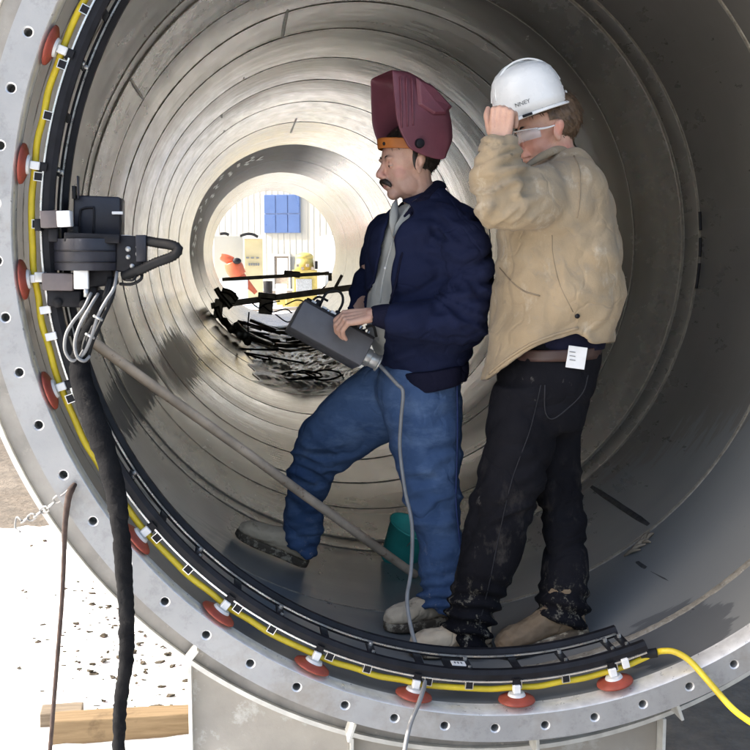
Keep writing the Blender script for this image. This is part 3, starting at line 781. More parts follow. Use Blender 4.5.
# timbers
o_ = None
def beam(name, x0, x1, Y, zt, h, d, m, yawd, label, cat='timber'):
    bm = NB(); box(bm, ((x0+x1)/2, Y, zt-h/2), (x1-x0, d, h), Matrix.Rotation(math.radians(yawd), 3, 'Z'))
    bmesh.ops.subdivide_edges(bm, edges=bm.edges[:], cuts=5, use_grid_fill=True)
    for v in bm.verts: v.co += Vector((0, noise.noise(v.co*9)*.006, noise.noise(v.co*7+Vector((5, 0, 0)))*.006))
    o = obj(name, bm, m, smooth=False, bevel=.004); return tag(o, label, cat)
zt = at(100, 713, .90).z
beam('timber', at(28, 0, .9).x, -.35, .90, zt, zt-GZ+.02, .09, M['wood'], 1, 'pale sawn timber lying on the snow against the stand')
beam('timber', at(15, 0, 1.0).x, at(60, 0, 1.).x, 1.02, at(30, 712, 1.0).z, at(30, 712, 1.0).z-GZ, .09, M['woodd'], 4, 'dark weathered timber end behind the pale timber')

# ================================================================== pole, bucket, debris
bm = NB(); p0 = Vector((-1.285, .40, -.205)); p1 = at(415, 578, 1.28); p1.z = floor_z(p1.x, 1.28)+.017
P = [p0.lerp(p1, t)+Vector((random.uniform(-1, 1), random.uniform(-1, 1), random.uniform(-1, 1)))*.002 for t in np.linspace(0, 1, 9)]
tube(bm, P, [.0165, .0165, .016, .0165, .0165, .017, .017, .017, .0165], 14, 5)
o = obj('pole', bm, M['pole']); tag(o, 'long dusty tan pole leaning from the track down to the pipe floor', 'pole')

bk = empty('bucket', (-.02, 1.62, floor_z(0, 1.6))); tag(bk, 'teal green plastic bucket tipped on the pipe floor behind the man in jeans', 'bucket')
bc = at(405, 545, 1.56); ax = Vector((.36, -.22, .9)).normalized(); q = ax.to_track_quat('Z', 'Y').to_matrix()
bm = NB(); R = []
for (r, z) in ((.07, -.085), (.075, -.08), (.100, .082), (.105, .085), (.105, .092), (.098, .092), (.068, -.075)):
    R.append([bc+q @ Vector((r*math.cos(2*math.pi*k/36), r*math.sin(2*math.pi*k/36), z)) for k in range(36)])
rings(bm, R); obj('bucket_body', bm, M['teal'], bk)
bm = NB(); pts = [bc+q @ Vector((  .105*math.cos(a), .105*math.sin(a)*.3-.05, .09-.09*math.sin(a))) for a in np.linspace(0, math.pi, 9)]; tube(bm, pts, .002, 6); obj('handle', bm, M['galv'], bk)

bm = NB(); p = wallp(-52, .80, .012)
for k in range(9):
    a = at(622+k*3+random.uniform(-3, 3), 552-k*1.6+random.uniform(-2, 2), .82); z_ = floor_z(a.x, .82)+.006
    b_ = Vector((a.x+random.uniform(.02, .09), .82+random.uniform(-.04, .05), 0)); b_.z = floor_z(b_.x, b_.y)+.008
    tube(bm, [Vector((a.x, .82, z_)), (Vector((a.x, .82, z_))+b_)/2+Vector((0, 0, .008)), b_], [.003, .007, .003], 6, 3)
o = obj('rag', bm, simple('tan_scrap', (.22, .18, .13), .8), ); tag(o, 'small twisted tan scrap on the pipe floor at right', 'scrap')

# ------------------------------------------------------------------ far machinery inside the pipe
mh = empty('cross_frame', (0, 11, -.6)); tag(mh, 'dark steel cross frame of two bars spanning the far part of the pipe', 'frame')
def bar(a, b, r, nm, m=None):
    bm = NB(); a = Vector(a); b = Vector(b); d = b-a; rot = d.to_track_quat('X', 'Z').to_matrix(); box(bm, (a+b)/2, (d.length, r*1.6, r*2), rot); return obj(nm, bm, m or M['steeldark'], mh, smooth=False, bevel=.004)
YB = 11.0
bar(at(211, 306, YB), at(374, 284.5, YB), .038, 'lower_bar')
bar(at(222, 279.5, YB-.4), at(329, 273.3, YB-.4), .022, 'upper_bar')
bar(at(330, 273, YB-.4), at(330, 281, YB-.4), .022, 'end_hook')
for (x0, y0, x1, y1) in ((259, 297, 273, 314), (284, 271, 300, 277), (214, 299, 223, 318), (219, 292, 236, 303), (258, 293, 276, 300)):
    bm = NB(); c, s_, r_ = pxbox(x0, y0, x1, y1, YB, .14, 6); box(bm, c, s_, r_); obj('clamp_block', bm, M['steeldark'], mh, smooth=False, bevel=.01)
for pts in ([(216, 288), (220, 295), (226, 302), (231, 308)], [(222, 290), (231, 293), (237, 300)], [(216, 307), (222, 320), (232, 328), (243, 338)]):
    bm = NB(); tube(bm, [at(x, y, YB-.1) for x, y in pts], .034, 8); obj('arm', bm, M['steeldark'], mh)
bar(at(342, 275, YB-1), at(333, 292, YB-1), .018, 'lever')
for pts in ([(249, 312), (248, 328), (250, 342)], [(262, 305), (272, 312), (285, 309), (292, 313)], [(275, 314), (287, 322), (296, 319), (303, 325)], [(285, 305), (298, 300), (310, 305), (318, 310)], [(252, 303), (259, 308), (266, 304), (280, 301)]):
    bm = NB(); tube(bm, [at(x, y, YB-.3) for x, y in pts], .009, 6); obj('hanging_cable', bm, M['rubber'], mh)
# linkage along the left foot of the frame
for k, (x0, y0, x1, y1) in enumerate(((224, 321, 232, 330), (233, 329, 240, 335), (241, 335, 248, 342), (236, 325, 247, 336))):
    a = at(x0, y0, 10.4); b = at(x1, y1, 10.2); bm = NB(); tube(bm, [a, (a+b)/2, b], [.05, .04, .05], 8, 3); obj('linkage', bm, M['galv'] if k % 2 else M['steeldark'], mh)

# debris: dark heap of cables and offcuts, and crumpled plastic sheet
hp = empty('debris_heap', (.0, 10, -1.3)); tag(hp, 'heap of dark cable offcuts and scrap on the far pipe floor', 'heap')
M['scrap'] = simple('dark_scrap', (.26, .22, .16), .38, .4, .5, 6)
for k in range(64):
    px = random.uniform(250, 345); py = 336+(px-252)/93*14+random.gauss(0, 7)
    if py < 322: continue
    d = FWD*FPX+RIGHT*(px-375)-UP*(py-375)
    for s_ in np.linspace(8, 14.5, 90):
        q = CAM+d*((s_-CAM.y)/d.y)
        if q.z < floor_z(max(-1.3, min(1.1, q.x)), 3): break
    x_ = max(-1.2, min(1.0, q.x)); bm = NB(); L = random.uniform(.18, .75); w_ = random.choice([.03, .05, .08, .14]); h_ = random.choice([.015, .03, .05])
    az = random.gauss(0, .7); sl = math.atan2(x_+.09, 1.29)
    box(bm, (x_, s_, floor_z(x_, 3)+h_/2+random.uniform(.0, .09)), (L, w_, h_), Matrix.Rotation(-sl+random.uniform(-.12, .12), 3, 'Y') @ Matrix.Rotation(az, 3, 'Z') @ Matrix.Rotation(random.uniform(-.12, .12), 3, 'X'))
    obj('offcut', bm, M['scrap'] if k % 5 else M['galv'], hp, smooth=False, bevel=.003)
bm = NB()
for k in range(4):
    px = random.uniform(236, 330); py = 345+random.uniform(-12, 20)+(px-236)*.1; c = at(px, py, 9.0); c.z = floor_z(max(-1.3, min(1.1, c.x)), 3)+.05
    tube(bm, [c, c+Vector((random.uniform(-.4, .4), random.uniform(-.5, .5), .02)), c+Vector((random.uniform(-.5, .5), random.uniform(-.8, .8), .0))], .012, 6, 4)
obj('loose_cable', bm, M['rubber'], hp)
# crumpled clear/silver sheet
M['foil'] = simple('crumpled_plastic', (.70, .70, .66), .2, .0, .1, 6, .4, 20, .01)
bm = NB(); gv = {}; nx, ny = 70, 50
for i in range(nx+1):
    for j in range(ny+1):
        y = 6.9+4.4*j/ny; a = -116+52*i/nx; 
        ed = min(i/nx, 1-i/nx, j/ny, 1-j/ny)*6
        p = wallp(a, y, .0); h = .012+min(1, ed)*(.03+.05*abs(noise.noise(Vector((p.x*4, y*2.2, 1))))+.035*abs(noise.noise(Vector((p.x*11, y*6, 5)))))+.0
        if ed < .6: h -= .03*(.6-ed)
        gv[i, j] = bm.verts.new(wallp(a+noise.noise(Vector((y*2, 0, 4)))*5*(1 if i < nx/2 else 1), y, max(.003, h)))
for i in range(nx):
    for j in range(ny): bm.faces.new((gv[i, j], gv[i, j+1], gv[i+1, j+1], gv[i+1, j]))
o = obj('plastic_sheet', bm, M['foil'], smooth=False, recalc=False); tag(o, 'crumpled shiny plastic sheet spread on the pipe floor in front of the scrap heap', 'sheet')
bm = NB(); 
for k in range(3):
    c = at(306+random.uniform(-14, 28), 372+random.uniform(-5, 7), 7.7); c.z = floor_z(c.x, 3)+.07
    pts = [c+Vector((.16*math.cos(a)*(1+.3*k/7)+random.uniform(-.03, .03), .28*math.sin(a)+random.uniform(-.03, .03), random.uniform(0, .04))) for a in np.linspace(0, 6.5, 10)]
    tube(bm, pts, .010, 6, 4)
o = obj('cable_coil', bm, M['rubber']); tag(o, 'tangled loops of thin black cable in front of the far plastic sheet', 'cable')

# ================================================================== BEYOND THE FAR END
bd = empty('workshop_building', (2, 50, GZ)); tag(bd, 'cream metal sided workshop building with square blue window beyond the pipe', 'building')
BY = 50
a = at(110, 250, BY); b = at(520, 250, BY)
bm = NB(); box(bm, ((a.x+b.x)/2, BY+4, 1.8), (b.x-a.x, 8, 7.2)); wall_o = obj('wall', bm, M['siding'], bd, smooth=False)
bm = NB()
x = a.x
while x < b.x:
    box(bm, (x, BY-.005, 1.8), (.05, .02, 7.1)); x += .30
sdg = obj('siding_rib', bm, M['siding'], bd, smooth=False); sdg['kind'] = 'stuff'
bm = NB(); box(bm, ((a.x+b.x)/2, BY+4, 5.5), (b.x-a.x+.6, 8.8, .25)); obj('roof', bm, M['galv'], bd, smooth=False)
x0, z0 = at(262.5, 194, BY-.1).x, at(262.5, 194, BY-.1).z; x1, z1 = at(301, 233, BY-.1).x, at(301, 233, BY-.1).z
bm = NB(); box(bm, ((x0+x1)/2, BY-.06, (z0+z1)/2), (x1-x0, .08, z0-z1)); wf = obj('window', bm, M['blueframe'], bd, smooth=False)
for i in range(3):
    for j in range(2):
        w_ = (x1-x0)/3; h_ = (z0-z1)/2; bm = NB(); box(bm, (x0+w_*(i+.5), BY-.12, z1+h_*(j+.5)), (w_-.06, .06, h_-.06)); obj('pane', bm, M['bluepane'], wf, smooth=False)
def fb(name, x0, y0, x1, y1, Y, th, m, parent, tilt=0, bev=.02):
    bm = NB(); c, s_, r_ = pxbox(x0, y0, x1, y1, Y, th, tilt); box(bm, c, s_, r_); return obj(name, bm, m, parent, smooth=False, bevel=bev)
df = fb('door', 274.5, 256, 290.5, 297, BY-.1, .1, M['doorbr'], bd)
fb('door_frame', 272.5, 254, 275.2, 298, BY-.14, .2, M['galv'], df); fb('door_frame', 289.5, 254, 291.8, 298, BY-.14, .2, M['galv'], df); fb('door_frame', 272.5, 254, 291.8, 256.5, BY-.15, .2, M['galv'], df)
fb('door_pane', 277, 258, 288.5, 275, BY-.17, .05, M['whiteg'], df)
bd.rotation_euler.z = math.radians(-20)
# tan tank / cabinet
tk = empty('storage_cabinet', at(255, 298, 40)); tag(tk, 'tan storage cabinet left of the workshop door', 'cabinet')
fb('cabinet_body', 244, 239, 263, 300, 40, 1.2, M['tanp'], tk); fb('cabinet_top', 243, 236, 264, 239, 39.9, 1.5, M['whiteg'], tk)
for k in range(3): fb('vent', 246+k*5, 257, 249+k*5, 258.6, 39.35, .05, M['print'], tk, 0, .005)
for k in range(5): fb('print_mark', 248.5+k*2.3, 263.2, 250.2+k*2.3, 265.6, 39.35, .05, M['print'], tk, 0, .005)
wc = empty('white_cabinet', at(228, 298, 42)); tag(wc, 'pale cream cabinet standing behind the orange machine', 'cabinet')
fb('cabinet_body', 214, 236, 243, 300, 42, 1.2, M['siding'], wc)
for pts in (((220, 234), (225, 233.5), (229, 235)), ((240, 236), (247, 234), (253, 234.5), (258, 237))):
    bm = NB(); tube(bm, [at(x, y, 38.9) for x, y in pts], .055, 6); o = obj('cable', bm, M['rubber']); tag(o, 'short dark cable lying on the cabinet top' + (' at left' if pts[0][0] < 230 else ' of the tan cabinet'), 'cable')
# yellow machine
ym = empty('yellow_machine', at(304, 300, 36)); tag(ym, 'faded yellow machine with black grille right of the workshop door', 'machine')
fb('machine_body', 293, 270, 316, 300, 36, 1.3, M['yellowp'], ym); fb('grille', 296, 279, 312, 292, 35.3, .1, M['galv'], ym)
bm = NB(); cyl(bm, at(304.5, 272, 36), at(304.5, 257, 36), .36, .30, 20); obj('machine_tank', bm, M['yellowp'], ym)
bm = NB(); ball(bm, at(304.5, 257, 36), (.32, .32, .16)); obj('tank_cap', bm, M['yellowp'], ym)
for k in range(4): fb('pipe_fitting', 296+k*5, 264+(k % 2)*3, 299+k*5, 267+(k % 2)*3, 35.4, .2, M['doorbr'], ym)
fb('side_bracket', 315, 261, 317.5, 269, 35.8, .3, M['black'], ym)
# orange machine
om = empty('orange_machine', at(232, 300, 33)); tag(om, 'orange red machine with folded arm seen at left through the far end', 'machine')
for pts, r in (([(220.5, 256.5), (226, 258.5), (233, 261)], [.10, .14, .13]), ([(232, 262), (235, 269), (240, 276)], [.26, .30, .24]), ([(236, 270), (245, 281), (256, 293)], [.18, .13, .07]), ([(230, 262), (229, 268), (231, 274)], [.1, .12, .1])):
    bm = NB(); tube(bm, [at(x, y, 33) for x, y in pts], r, 10); obj('arm', bm, M['orangep'], om)
bm = NB(); ball(bm, at(237, 261, 32.7), (.14, .1, .1)); obj('pivot', bm, M['black'], om)
bm = NB(); box(bm, at(234, 290, 33), (.9, .8, .8)); obj('base', bm, M['whiteg'], om, bevel=.08)
for k, (x, y, r) in enumerate(((281, 290, .20), (268, 287, .16))):
    bm = NB(); p = at(x, y, 38); cyl(bm, Vector((p.x, 38, p.z-.3)), Vector((p.x, 38, p.z+.22)), r, r*1.1, 20); o = obj('drum', bm, M['whiteg'] if k == 0 else M['black'], bevel=.02); tag(o, ('white drum in front of the brown workshop door', 'small black drum left of the white drum')[k], 'drum')
fb_ = [(285, 301), (300, 299), (292, 303)]
for k, (x, y) in enumerate(fb_):
    bm = NB(); box(bm, at(x, y, 30), (.5, .3, .22), Matrix.Rotation(.2*k, 3, 'Z')); o = obj('crate', bm, M['yellowp'], smooth=False, bevel=.01); tag(o, ('small yellow crate on the snow, leftmost of three by the yellow machine', 'small yellow crate on the snow, rightmost of three by the yellow machine', 'small yellow crate on the snow between two others')[k], 'crate')
# white trailer to the right
tw = empty('white_trailer', at(345, 298, 38)); tag(tw, 'white trailer standing right of the yellow machine', 'trailer')
fb('trailer_body', 322, 236, 380, 292, 38, 2.5, M['whiteg'], tw)
for x in (328, 352): 
    bm = NB(); p = at(x, 293, 36.6); cyl(bm, p-Vector((0, .1, 0)), p+Vector((0, .1, 0)), .28); obj('wheel', bm, M['rubber'], tw)

# ================================================================== PEOPLE
def clipmesh(me, test):
    bm = NB(); bm.from_mesh(me); bm.faces.ensure_lookup_table()
    kill = [f for f in bm.faces if test(f.calc_center_median(), f.normal)]
    bmesh.ops.delete(bm, geom=kill, context='FACES')
    for it in range(14):
        mv = {}
        for v in bm.verts:
            if v.is_boundary:
                nb = [e.other_vert(v).co for e in v.link_edges if e.is_boundary]
                if len(nb) == 2: mv[v] = v.co*.5+(nb[0]+nb[1])*.25
        for v, c in mv.items(): v.co = c
    bm.to_mesh(me); bm.free(); me.update()
def solid(o, t, off=-1):
    m = o.modifiers.new('s', 'SOLIDIFY'); m.thickness = t; m.offset = off; return o
def folds(p, f, s, amp):
    v = noise.noise(Vector((p[0]*.6, p[1]*.6, p[2]*.6+s)))*.8
    q = Vector((p[0]*f[0]*.8+s+v*1.6, p[1]*f[1]*.8+v*2, p[2]*f[2]*.8-s+v*2.4))
    n = noise.noise(q); c = max(0, 1-abs(n)*4.5)
    return amp*(.55*abs(n)*1.8-.75*c**1.3*min(1, max(0, .6+noise.noise(q*.45+Vector((9, 9, 9)))*2)))
def frame(fw, up):
    fw = Vector(fw).normalized(); up = Vector(up); lf = up.cross(fw).normalized(); up = fw.cross(lf).normalized()
    return Matrix((fw, lf, up)).transposed()
def xf(me, rot, org, sc=1.):
    me.transform(Matrix.Translation(Vector(org)) @ rot.to_4x4() @ Matrix.Diagonal((sc, sc, sc, 1)))
def ptube(bm, pts, rad, n=12, sub=4):
    tube(bm, [Vector(p) for p in pts], rad, n, sub)

def head_mesh(neck_to):
    """head in local space: +x forward, +y left, +z up; origin near the ear canal line"""
    bm = NB()
    ball(bm, (-.012, 0, .035), (.098, .076, .088)); ball(bm, (.030, 0, .012), (.066, .066, .078)); ball(bm, (.036, 0, -.035), (.055, .058, .075))
    ball(bm, (.028, 0, -.078), (.050, .050, .036)); ball(bm, (.066, 0, -.098), (.024, .026, .021)); ball(bm, (.020, .034, -.07), (.045, .026, .04)); ball(bm, (.020, -.034, -.07), (.045, .026, .04))
    ptube(bm, [(.088, 0, .012), (.099, 0, -.012), (.111, 0, -.030), (.112, 0, -.041)], [.009, .010, .0125, .010]); ball(bm, (.100, .010, -.041), (.011, .009, .008)); ball(bm, (.100, -.010, -.041), (.011, .009, .008))
    for s in (1, -1):
        ball(bm, (.078, .026*s, .017), (.018, .026, .010), Matrix.Rotation(-.25*s, 3, 'Z')); ball(bm, (.050, .030*s, -.034), (.030, .028, .036))
        ball(bm, (.0745, .030*s, .0065), (.014, .016, .0055))
    ball(bm, (.088, 0, -.064), (.016, .026, .010)); ball(bm, (.085, 0, -.076), (.015, .022, .009)); ball(bm, (.088, 0, -.053), (.014, .018, .010))
    for s in (1, -1):
        e = Matrix.Rotation(-.30, 3, 'Y') @ Matrix.Rotation(.35*s, 3, 'Z')
        ball(bm, (-.004, .077*s, -.006), (.019, .007, .031), e); ball(bm, (-.012, .083*s, .004), (.014, .007, .020), e); ball(bm, (.0, .076*s, -.03), (.010, .007, .012))
    ptube(bm, [(-.008, 0, -.02), (-.014, 0, -.075), (-.030, 0, -.13), tuple(neck_to)], [.062, .058, .060, .068], 18, 5)
    me = remesh(bm, .0034, 6, 'body')
    def f(p, n):
        d = .0008*nz(p, (40, 40, 40))
        for s in (1, -1):      # ear bowl and eye sockets
            q = ((p[0]-.002)/.009)**2+((p[2]+.004)/.015)**2
            if p[1]*s > .076 and q < 1.4: d -= .0045*max(0, 1-q)
            q = ((p[0]-.083)**2+(p[1]-.030*s)**2+(p[2]+.003)**2)/.013**2
            if q < 1: d -= .006*(1-q)
        q = abs(p[2]+.070)
        if p[0] > .075 and abs(p[1]) < .024 and q < .004: d -= .003*(1-q/.004)
        return d
    displace(me, f); return me
def eyes(parent, rot, org, look=(1, 0, -.15)):
    for s in (1, -1):
        bm = NB(); c = Vector((.0765, .030*s, -.003)); ball(bm, c, .0118); me = bpy.data.meshes.new('eye'); bm.to_mesh(me); bm.free(); xf(me, rot, org); e = link('eye', me, M['eye'], parent)
        bm = NB(); ball(bm, c+Vector(look).normalized()*.0092, (.0042, .0056, .0056)); me = bpy.data.meshes.new('iris'); bm.to_mesh(me); bm.free(); xf(me, rot, org); link('iris', me, M['iris'], e)
        bm = NB(); ball(bm, c, .0131, None, 24, 18); bmesh.ops.delete(bm, geom=[q for q in bm.faces if q.calc_center_median().z < c.z-.0028], context='FACES')
        me = bpy.data.meshes.new('eyelid'); bm.to_mesh(me); bm.free(); xf(me, rot, org); link('eyelid', me, M['skin'], e)
        bm = NB(); ball(bm, c, .0129, None, 24, 18); bmesh.ops.delete(bm, geom=[q for q in bm.faces if q.calc_center_median().z > c.z-.0048], context='FACES')
        me = bpy.data.meshes.new('eyelid'); bm.to_mesh(me); bm.free(); xf(me, rot, org); link('eyelid', me, M['skin'], e)
        bm = NB(); ptube(bm, [(.0905, .012*s, .018), (.0905, .026*s, .024), (.080, .043*s, .020)], [.0028, .0036, .002], 8); me = bpy.data.meshes.new('eyebrow'); bm.to_mesh(me); bm.free(); xf(me, rot, org); link('eyebrow', me, M['hair'], parent)
def hair_mesh(zlow, seed, strands=900, cut=None):
    """scalp cap plus short strands, local head space"""
    bm = NB(); ball(bm, (-.014, 0, .036), (.103, .081, .092), None, 40, 28)
    kill = []
    def inside(p):
        x, y, z = p
        if cut and cut(p): return False
        if x > .075 - .0*z: return False
        if x > .018 and z < .050: return False
        if x > -.012 and z < .022 and abs(y) > .05: return False
        if x > -.012 and z < .028: return False
        return z > zlow
    bmesh.ops.subdivide_edges(bm, edges=bm.edges[:], cuts=1, use_grid_fill=True)
    for v in bm.verts:
        d = (v.co-Vector((-.014, 0, .036))).normalized(); v.co += d*(.003*noise.noise(v.co*70+Vector((seed, 0, 0)))+.002*noise.noise(Vector((v.co.x*200, v.co.y*200, v.co.z*30))))
    bmesh.ops.delete(bm, geom=[f for f in bm.faces if not inside(f.calc_center_median())], context='FACES')
    fs = [(f.calc_center_median(), f.normal.copy()) for f in bm.faces]; rr = random.Random(seed)
    for k in range(strands):
        c, n = rr.choice(fs); g = Vector((-.5, 0, -1)); t = (g-n*g.dot(n)).normalized()+Vector((rr.uniform(-.3, .3), rr.uniform(-.3, .3), 0)); s = t.cross(n).normalized()*.0011
        L = rr.uniform(.010, .022); a = c+n*.001; b = c+t*L*.6+n*.0035; e = c+t*L+n*.0025
        v = [bm.verts.new(q) for q in (a-s, a+s, b+s*.8, b-s*.8, e)]
        bm.faces.new((v[0], v[1], v[2], v[3])); bm.faces.new((v[3], v[2], v[4]))
    # back-of-neck fringe
    me = bpy.data.meshes.new('hair'); bm.to_mesh(me); bm.free(); return me

def hand_mesh(bm, rot, org, side=1, curls=(50, 55, 60, 65), curl2=45, thumb=(35, 30), spread=5, sc=1.):
    """x along the fingers, y towards the thumb (side flips), z = back of the hand"""
    W = lambda p: Vector(org)+rot @ (Vector((p[0], p[1]*side, p[2]))*sc)
    def T(pts, rad, n=10): tube(bm, [W(p) for p in pts], [r*sc for r in rad], n, 4)
    for k, (y, L) in enumerate(((.027, 1.0), (.009, 1.08), (-.009, 1.0), (-.026, .82))):
        x0 = (.090, .094, .090, .082)[k]
        T([(.0, y*.55, 0), (.035, y*.8, .001), (.065, y*.95, .003), (x0, y, .004)], [.017, .0145, .0125, .0108])
        a = math.radians(curls[k]); sp = math.radians(spread*(1.5-k)); p = Vector((x0, y, .004)); pts = [p]; rad = [.0108]
        for L_, da in ((.043*L, 0), (.027*L, curl2), (.021*L, curl2*.7)):
            a += math.radians(da); dv = Vector((math.cos(a)*math.cos(sp), math.sin(sp), -math.sin(a)))
            pts.append(p+dv*L_*.5); p = p+dv*L_; pts.append(p); rad += [.0092, .0096]
        rad[-1] = .0072; rad[-3] = .0092
        T([tuple(q) for q in pts], rad)
        ball(bm, W(pts[-1]), .0072*sc); ball(bm, W((x0, y, .006)), .0105*sc)
    T([(.008, .010, -.004), (.030, .030, -.010), (.050, .043, -.016)], [.018, .0165, .0125])
    a, b = math.radians(thumb[0]), math.radians(thumb[1]); p = Vector((.050, .043, -.016)); d1 = Vector((math.cos(a), math.sin(a)*.7, -math.sin(a)*.6)).normalized(); q = p+d1*.032
    d2 = Vector((math.cos(a-b), math.sin(a-b)*.6, -math.sin(a)*.8)).normalized(); r = q+d2*.028
    T([tuple(p), tuple((p+q)/2), tuple(q), tuple((q+r)/2), tuple(r)], [.0125, .011, .0115, .0108, .008]); ball(bm, W(r), .008*sc)
    T([(-.045, 0, .001), (-.02, 0, .001), (.01, 0, 0)], [.026, .025, .021], 14)
def joinmesh(name, parts):
    bm = NB()
    for me in parts: bm.from_mesh(me)
    me = bpy.data.meshes.new(name); bm.to_mesh(me); bm.free(); return me

def boot(parent, heel, toe, upv, mat, name='boot', sc=1., shaft=(0, 0)):
    """heel/toe: ground points of the sole"""
    heel = Vector(heel); toe = Vector(toe); L = (toe-heel).length; fw = (toe-heel).normalized(); rot = frame(fw, upv)
    k = L/.30
    W = lambda x, y, z: heel+rot @ Vector((x*k, y*k, z*k))
    def ringx(x, hw, z0, z1, p=2.4, n=20):
        out = []
        for i in range(n):
            t = 2*math.pi*i/n; c, s = math.cos(t), math.sin(t)
            out.append(W(x, hw*abs(c)**(2/p)*(1 if c > 0 else -1), (z0+z1)/2+(z1-z0)/2*abs(s)**(2/p)*(1 if s > 0 else -1)))
        return out
    bm = NB()
    rings(bm, [ringx(*q) for q in ((.002, .020, .03, .07), (.012, .034, .02, .115), (.04, .039, .02, .14), (.075, .039, .02, .135), (.11, .039, .02, .120), (.15, .043, .02, .103), (.19, .048, .02, .088), (.23, .050, .02, .082), (.262, .046, .02, .076), (.285, .035, .021, .064), (.298, .018, .025, .050))])
    tube(bm, [W(.045, 0, .06), W(.050, 0, .12), W(.052+shaft[0], shaft[1], .165)], [.041*k, .042*k, .040*k], 18, 4)
    # tongue and welt
    tube(bm, [W(.10, 0, .118), W(.085, 0, .145), W(.078+shaft[0], 0, .175)], [.020*k, .022*k, .02*k], 10, 3)
    me = remesh(bm, .0045, 3, name); displace(me, lambda p, n: .0022*nz(p, (26, 26, 26), 4)+.0014*nz(p, (70, 70, 70), 2)+.003*(ridge(nz(p, (22, 22, 30), 8))-.6)*(1 if True else 0))
    b = link(name, me, mat, parent)
    bm = NB(); R = []
    outline = [(-.004, .0), (.0, .022), (.02, .038), (.06, .041), (.11, .040), (.16, .047), (.22, .053), (.265, .046), (.292, .026), (.302, 0)]
    full = outline+[(x, -y) for x, y in outline[-2:0:-1]]
    for z, s in ((.0, .97), (.004, 1), (.022, 1), (.028, .985)):
        R.append([W(.15+(x-.15)*s, y*s, z) for x, y in full])
    rings(bm, R); obj('sole', bm, M['sole'], b)
    # laces
    for q in range(4):
        bm = NB(); x = .10+.017*q; z = .128-.0125*q; tube(bm, [W(x, -.026, z-.012), W(x+.004, 0, z+.004), W(x, .026, z-.012)], .0026*k, 6, 3); obj('lace', bm, M['rope'], b)
    return b

# ------------------------------------------------------------------ MAN IN NAVY JACKET
YA = .85
m1 = empty('person', (-.25, .85, -1.28)); tag(m1, 'man in navy jacket and blue jeans, maroon welding helmet flipped up, holding a grey box', 'person')
yaw1 = math.radians(14); pit = math.radians(6)
f1 = Vector((-math.cos(yaw1)*math.cos(pit), -math.sin(yaw1)*math.cos(pit), -math.sin(pit)))
u1 = Vector((-math.cos(yaw1)*math.sin(pit), -math.sin(yaw1)*math.sin(pit), math.cos(pit)))
R1 = frame(f1, u1); H1 = at(409.5, 162.5, YA)
neck_l = R1.inverted() @ (at(424, 214, YA+.02)-H1)
hm = head_mesh(neck_l); xf(hm, R1, H1)
# hidden core so that head, arms and hands are one body
bmc = NB()
tube(bmc, [at(424, 210, YA), at(425, 240, YA), at(425, 300, YA), at(424, 350, YA), at(418, 385, YA)], [.06, .11, .11, .11, .10], 16, 4)
tube(bmc, [at(424, 225, .85), at(452, 222, .74), at(463, 260, .66), at(466, 312, .62), at(430, 318, .60), at(392, 317, .60), at(374, 315, .60)], [.06, .05, .045, .042, .038, .032, .028], 12, 4)
tube(bmc, [at(424, 225, .85), at(390, 228, .98), at(376, 255, 1.03), at(370, 285, 1.02), at(362, 303, .97), at(352, 318, .90)], [.06, .05, .045, .042, .036, .030], 12, 4)
tube(bmc, [at(420, 380, .86), at(360, 420, 1.02), at(312, 455, 1.12), at(305, 500, 1.2), at(299, 545, 1.25)], [.09, .07, .035, .03, .03], 12, 4)
tube(bmc, [at(425, 380, .83), at(428, 440, .78), at(434, 520, .745), at(441, 598, .72)], [.09, .07, .04, .03], 12, 4)
bmh = NB()
rotL = frame((-1, .10, -.16), (-.12, -.62, .78))
hand_mesh(bmh, rotL, at(371, 315, .60), side=-1, curls=(42, 48, 52, 50), curl2=38, thumb=(45, 25), sc=.92)
hand1 = remesh(bmh, .0028, 2, 'h')
bmh = NB(); rotR = frame((-.75, -.45, -.5), (-.3, .75, .55)); hand_mesh(bmh, rotR, at(356, 322, .88), side=1, curls=(30, 35, 40, 45), sc=.95)
hand2 = remesh(bmh, .0035, 1, 'h')
core = remesh(bmc, .012, 1, 'c')
body = joinmesh('body', [hm, core, hand1, hand2]); W1 = lambda *p: H1+R1 @ Vector(p)
M['skin1'] = SKIN([(W1(.062, -.03, -.085), .055, (.36, .235, .20), .45), (W1(.062, .03, -.085), .055, (.36, .235, .20), .45), (W1(.11, 0, -.035), .022, (.66, .30, .25), .5), (W1(.062, .055, -.03), .026, (.66, .30, .25), .4)])
link('body', body, M['skin1'], m1)
eyes(m1, R1, H1, (1, 0, -.45))
hr = hair_mesh(-.052, 3, 900); xf(hr, R1, H1); hair1 = link('hair', hr, M['hair'], m1, smooth=False)
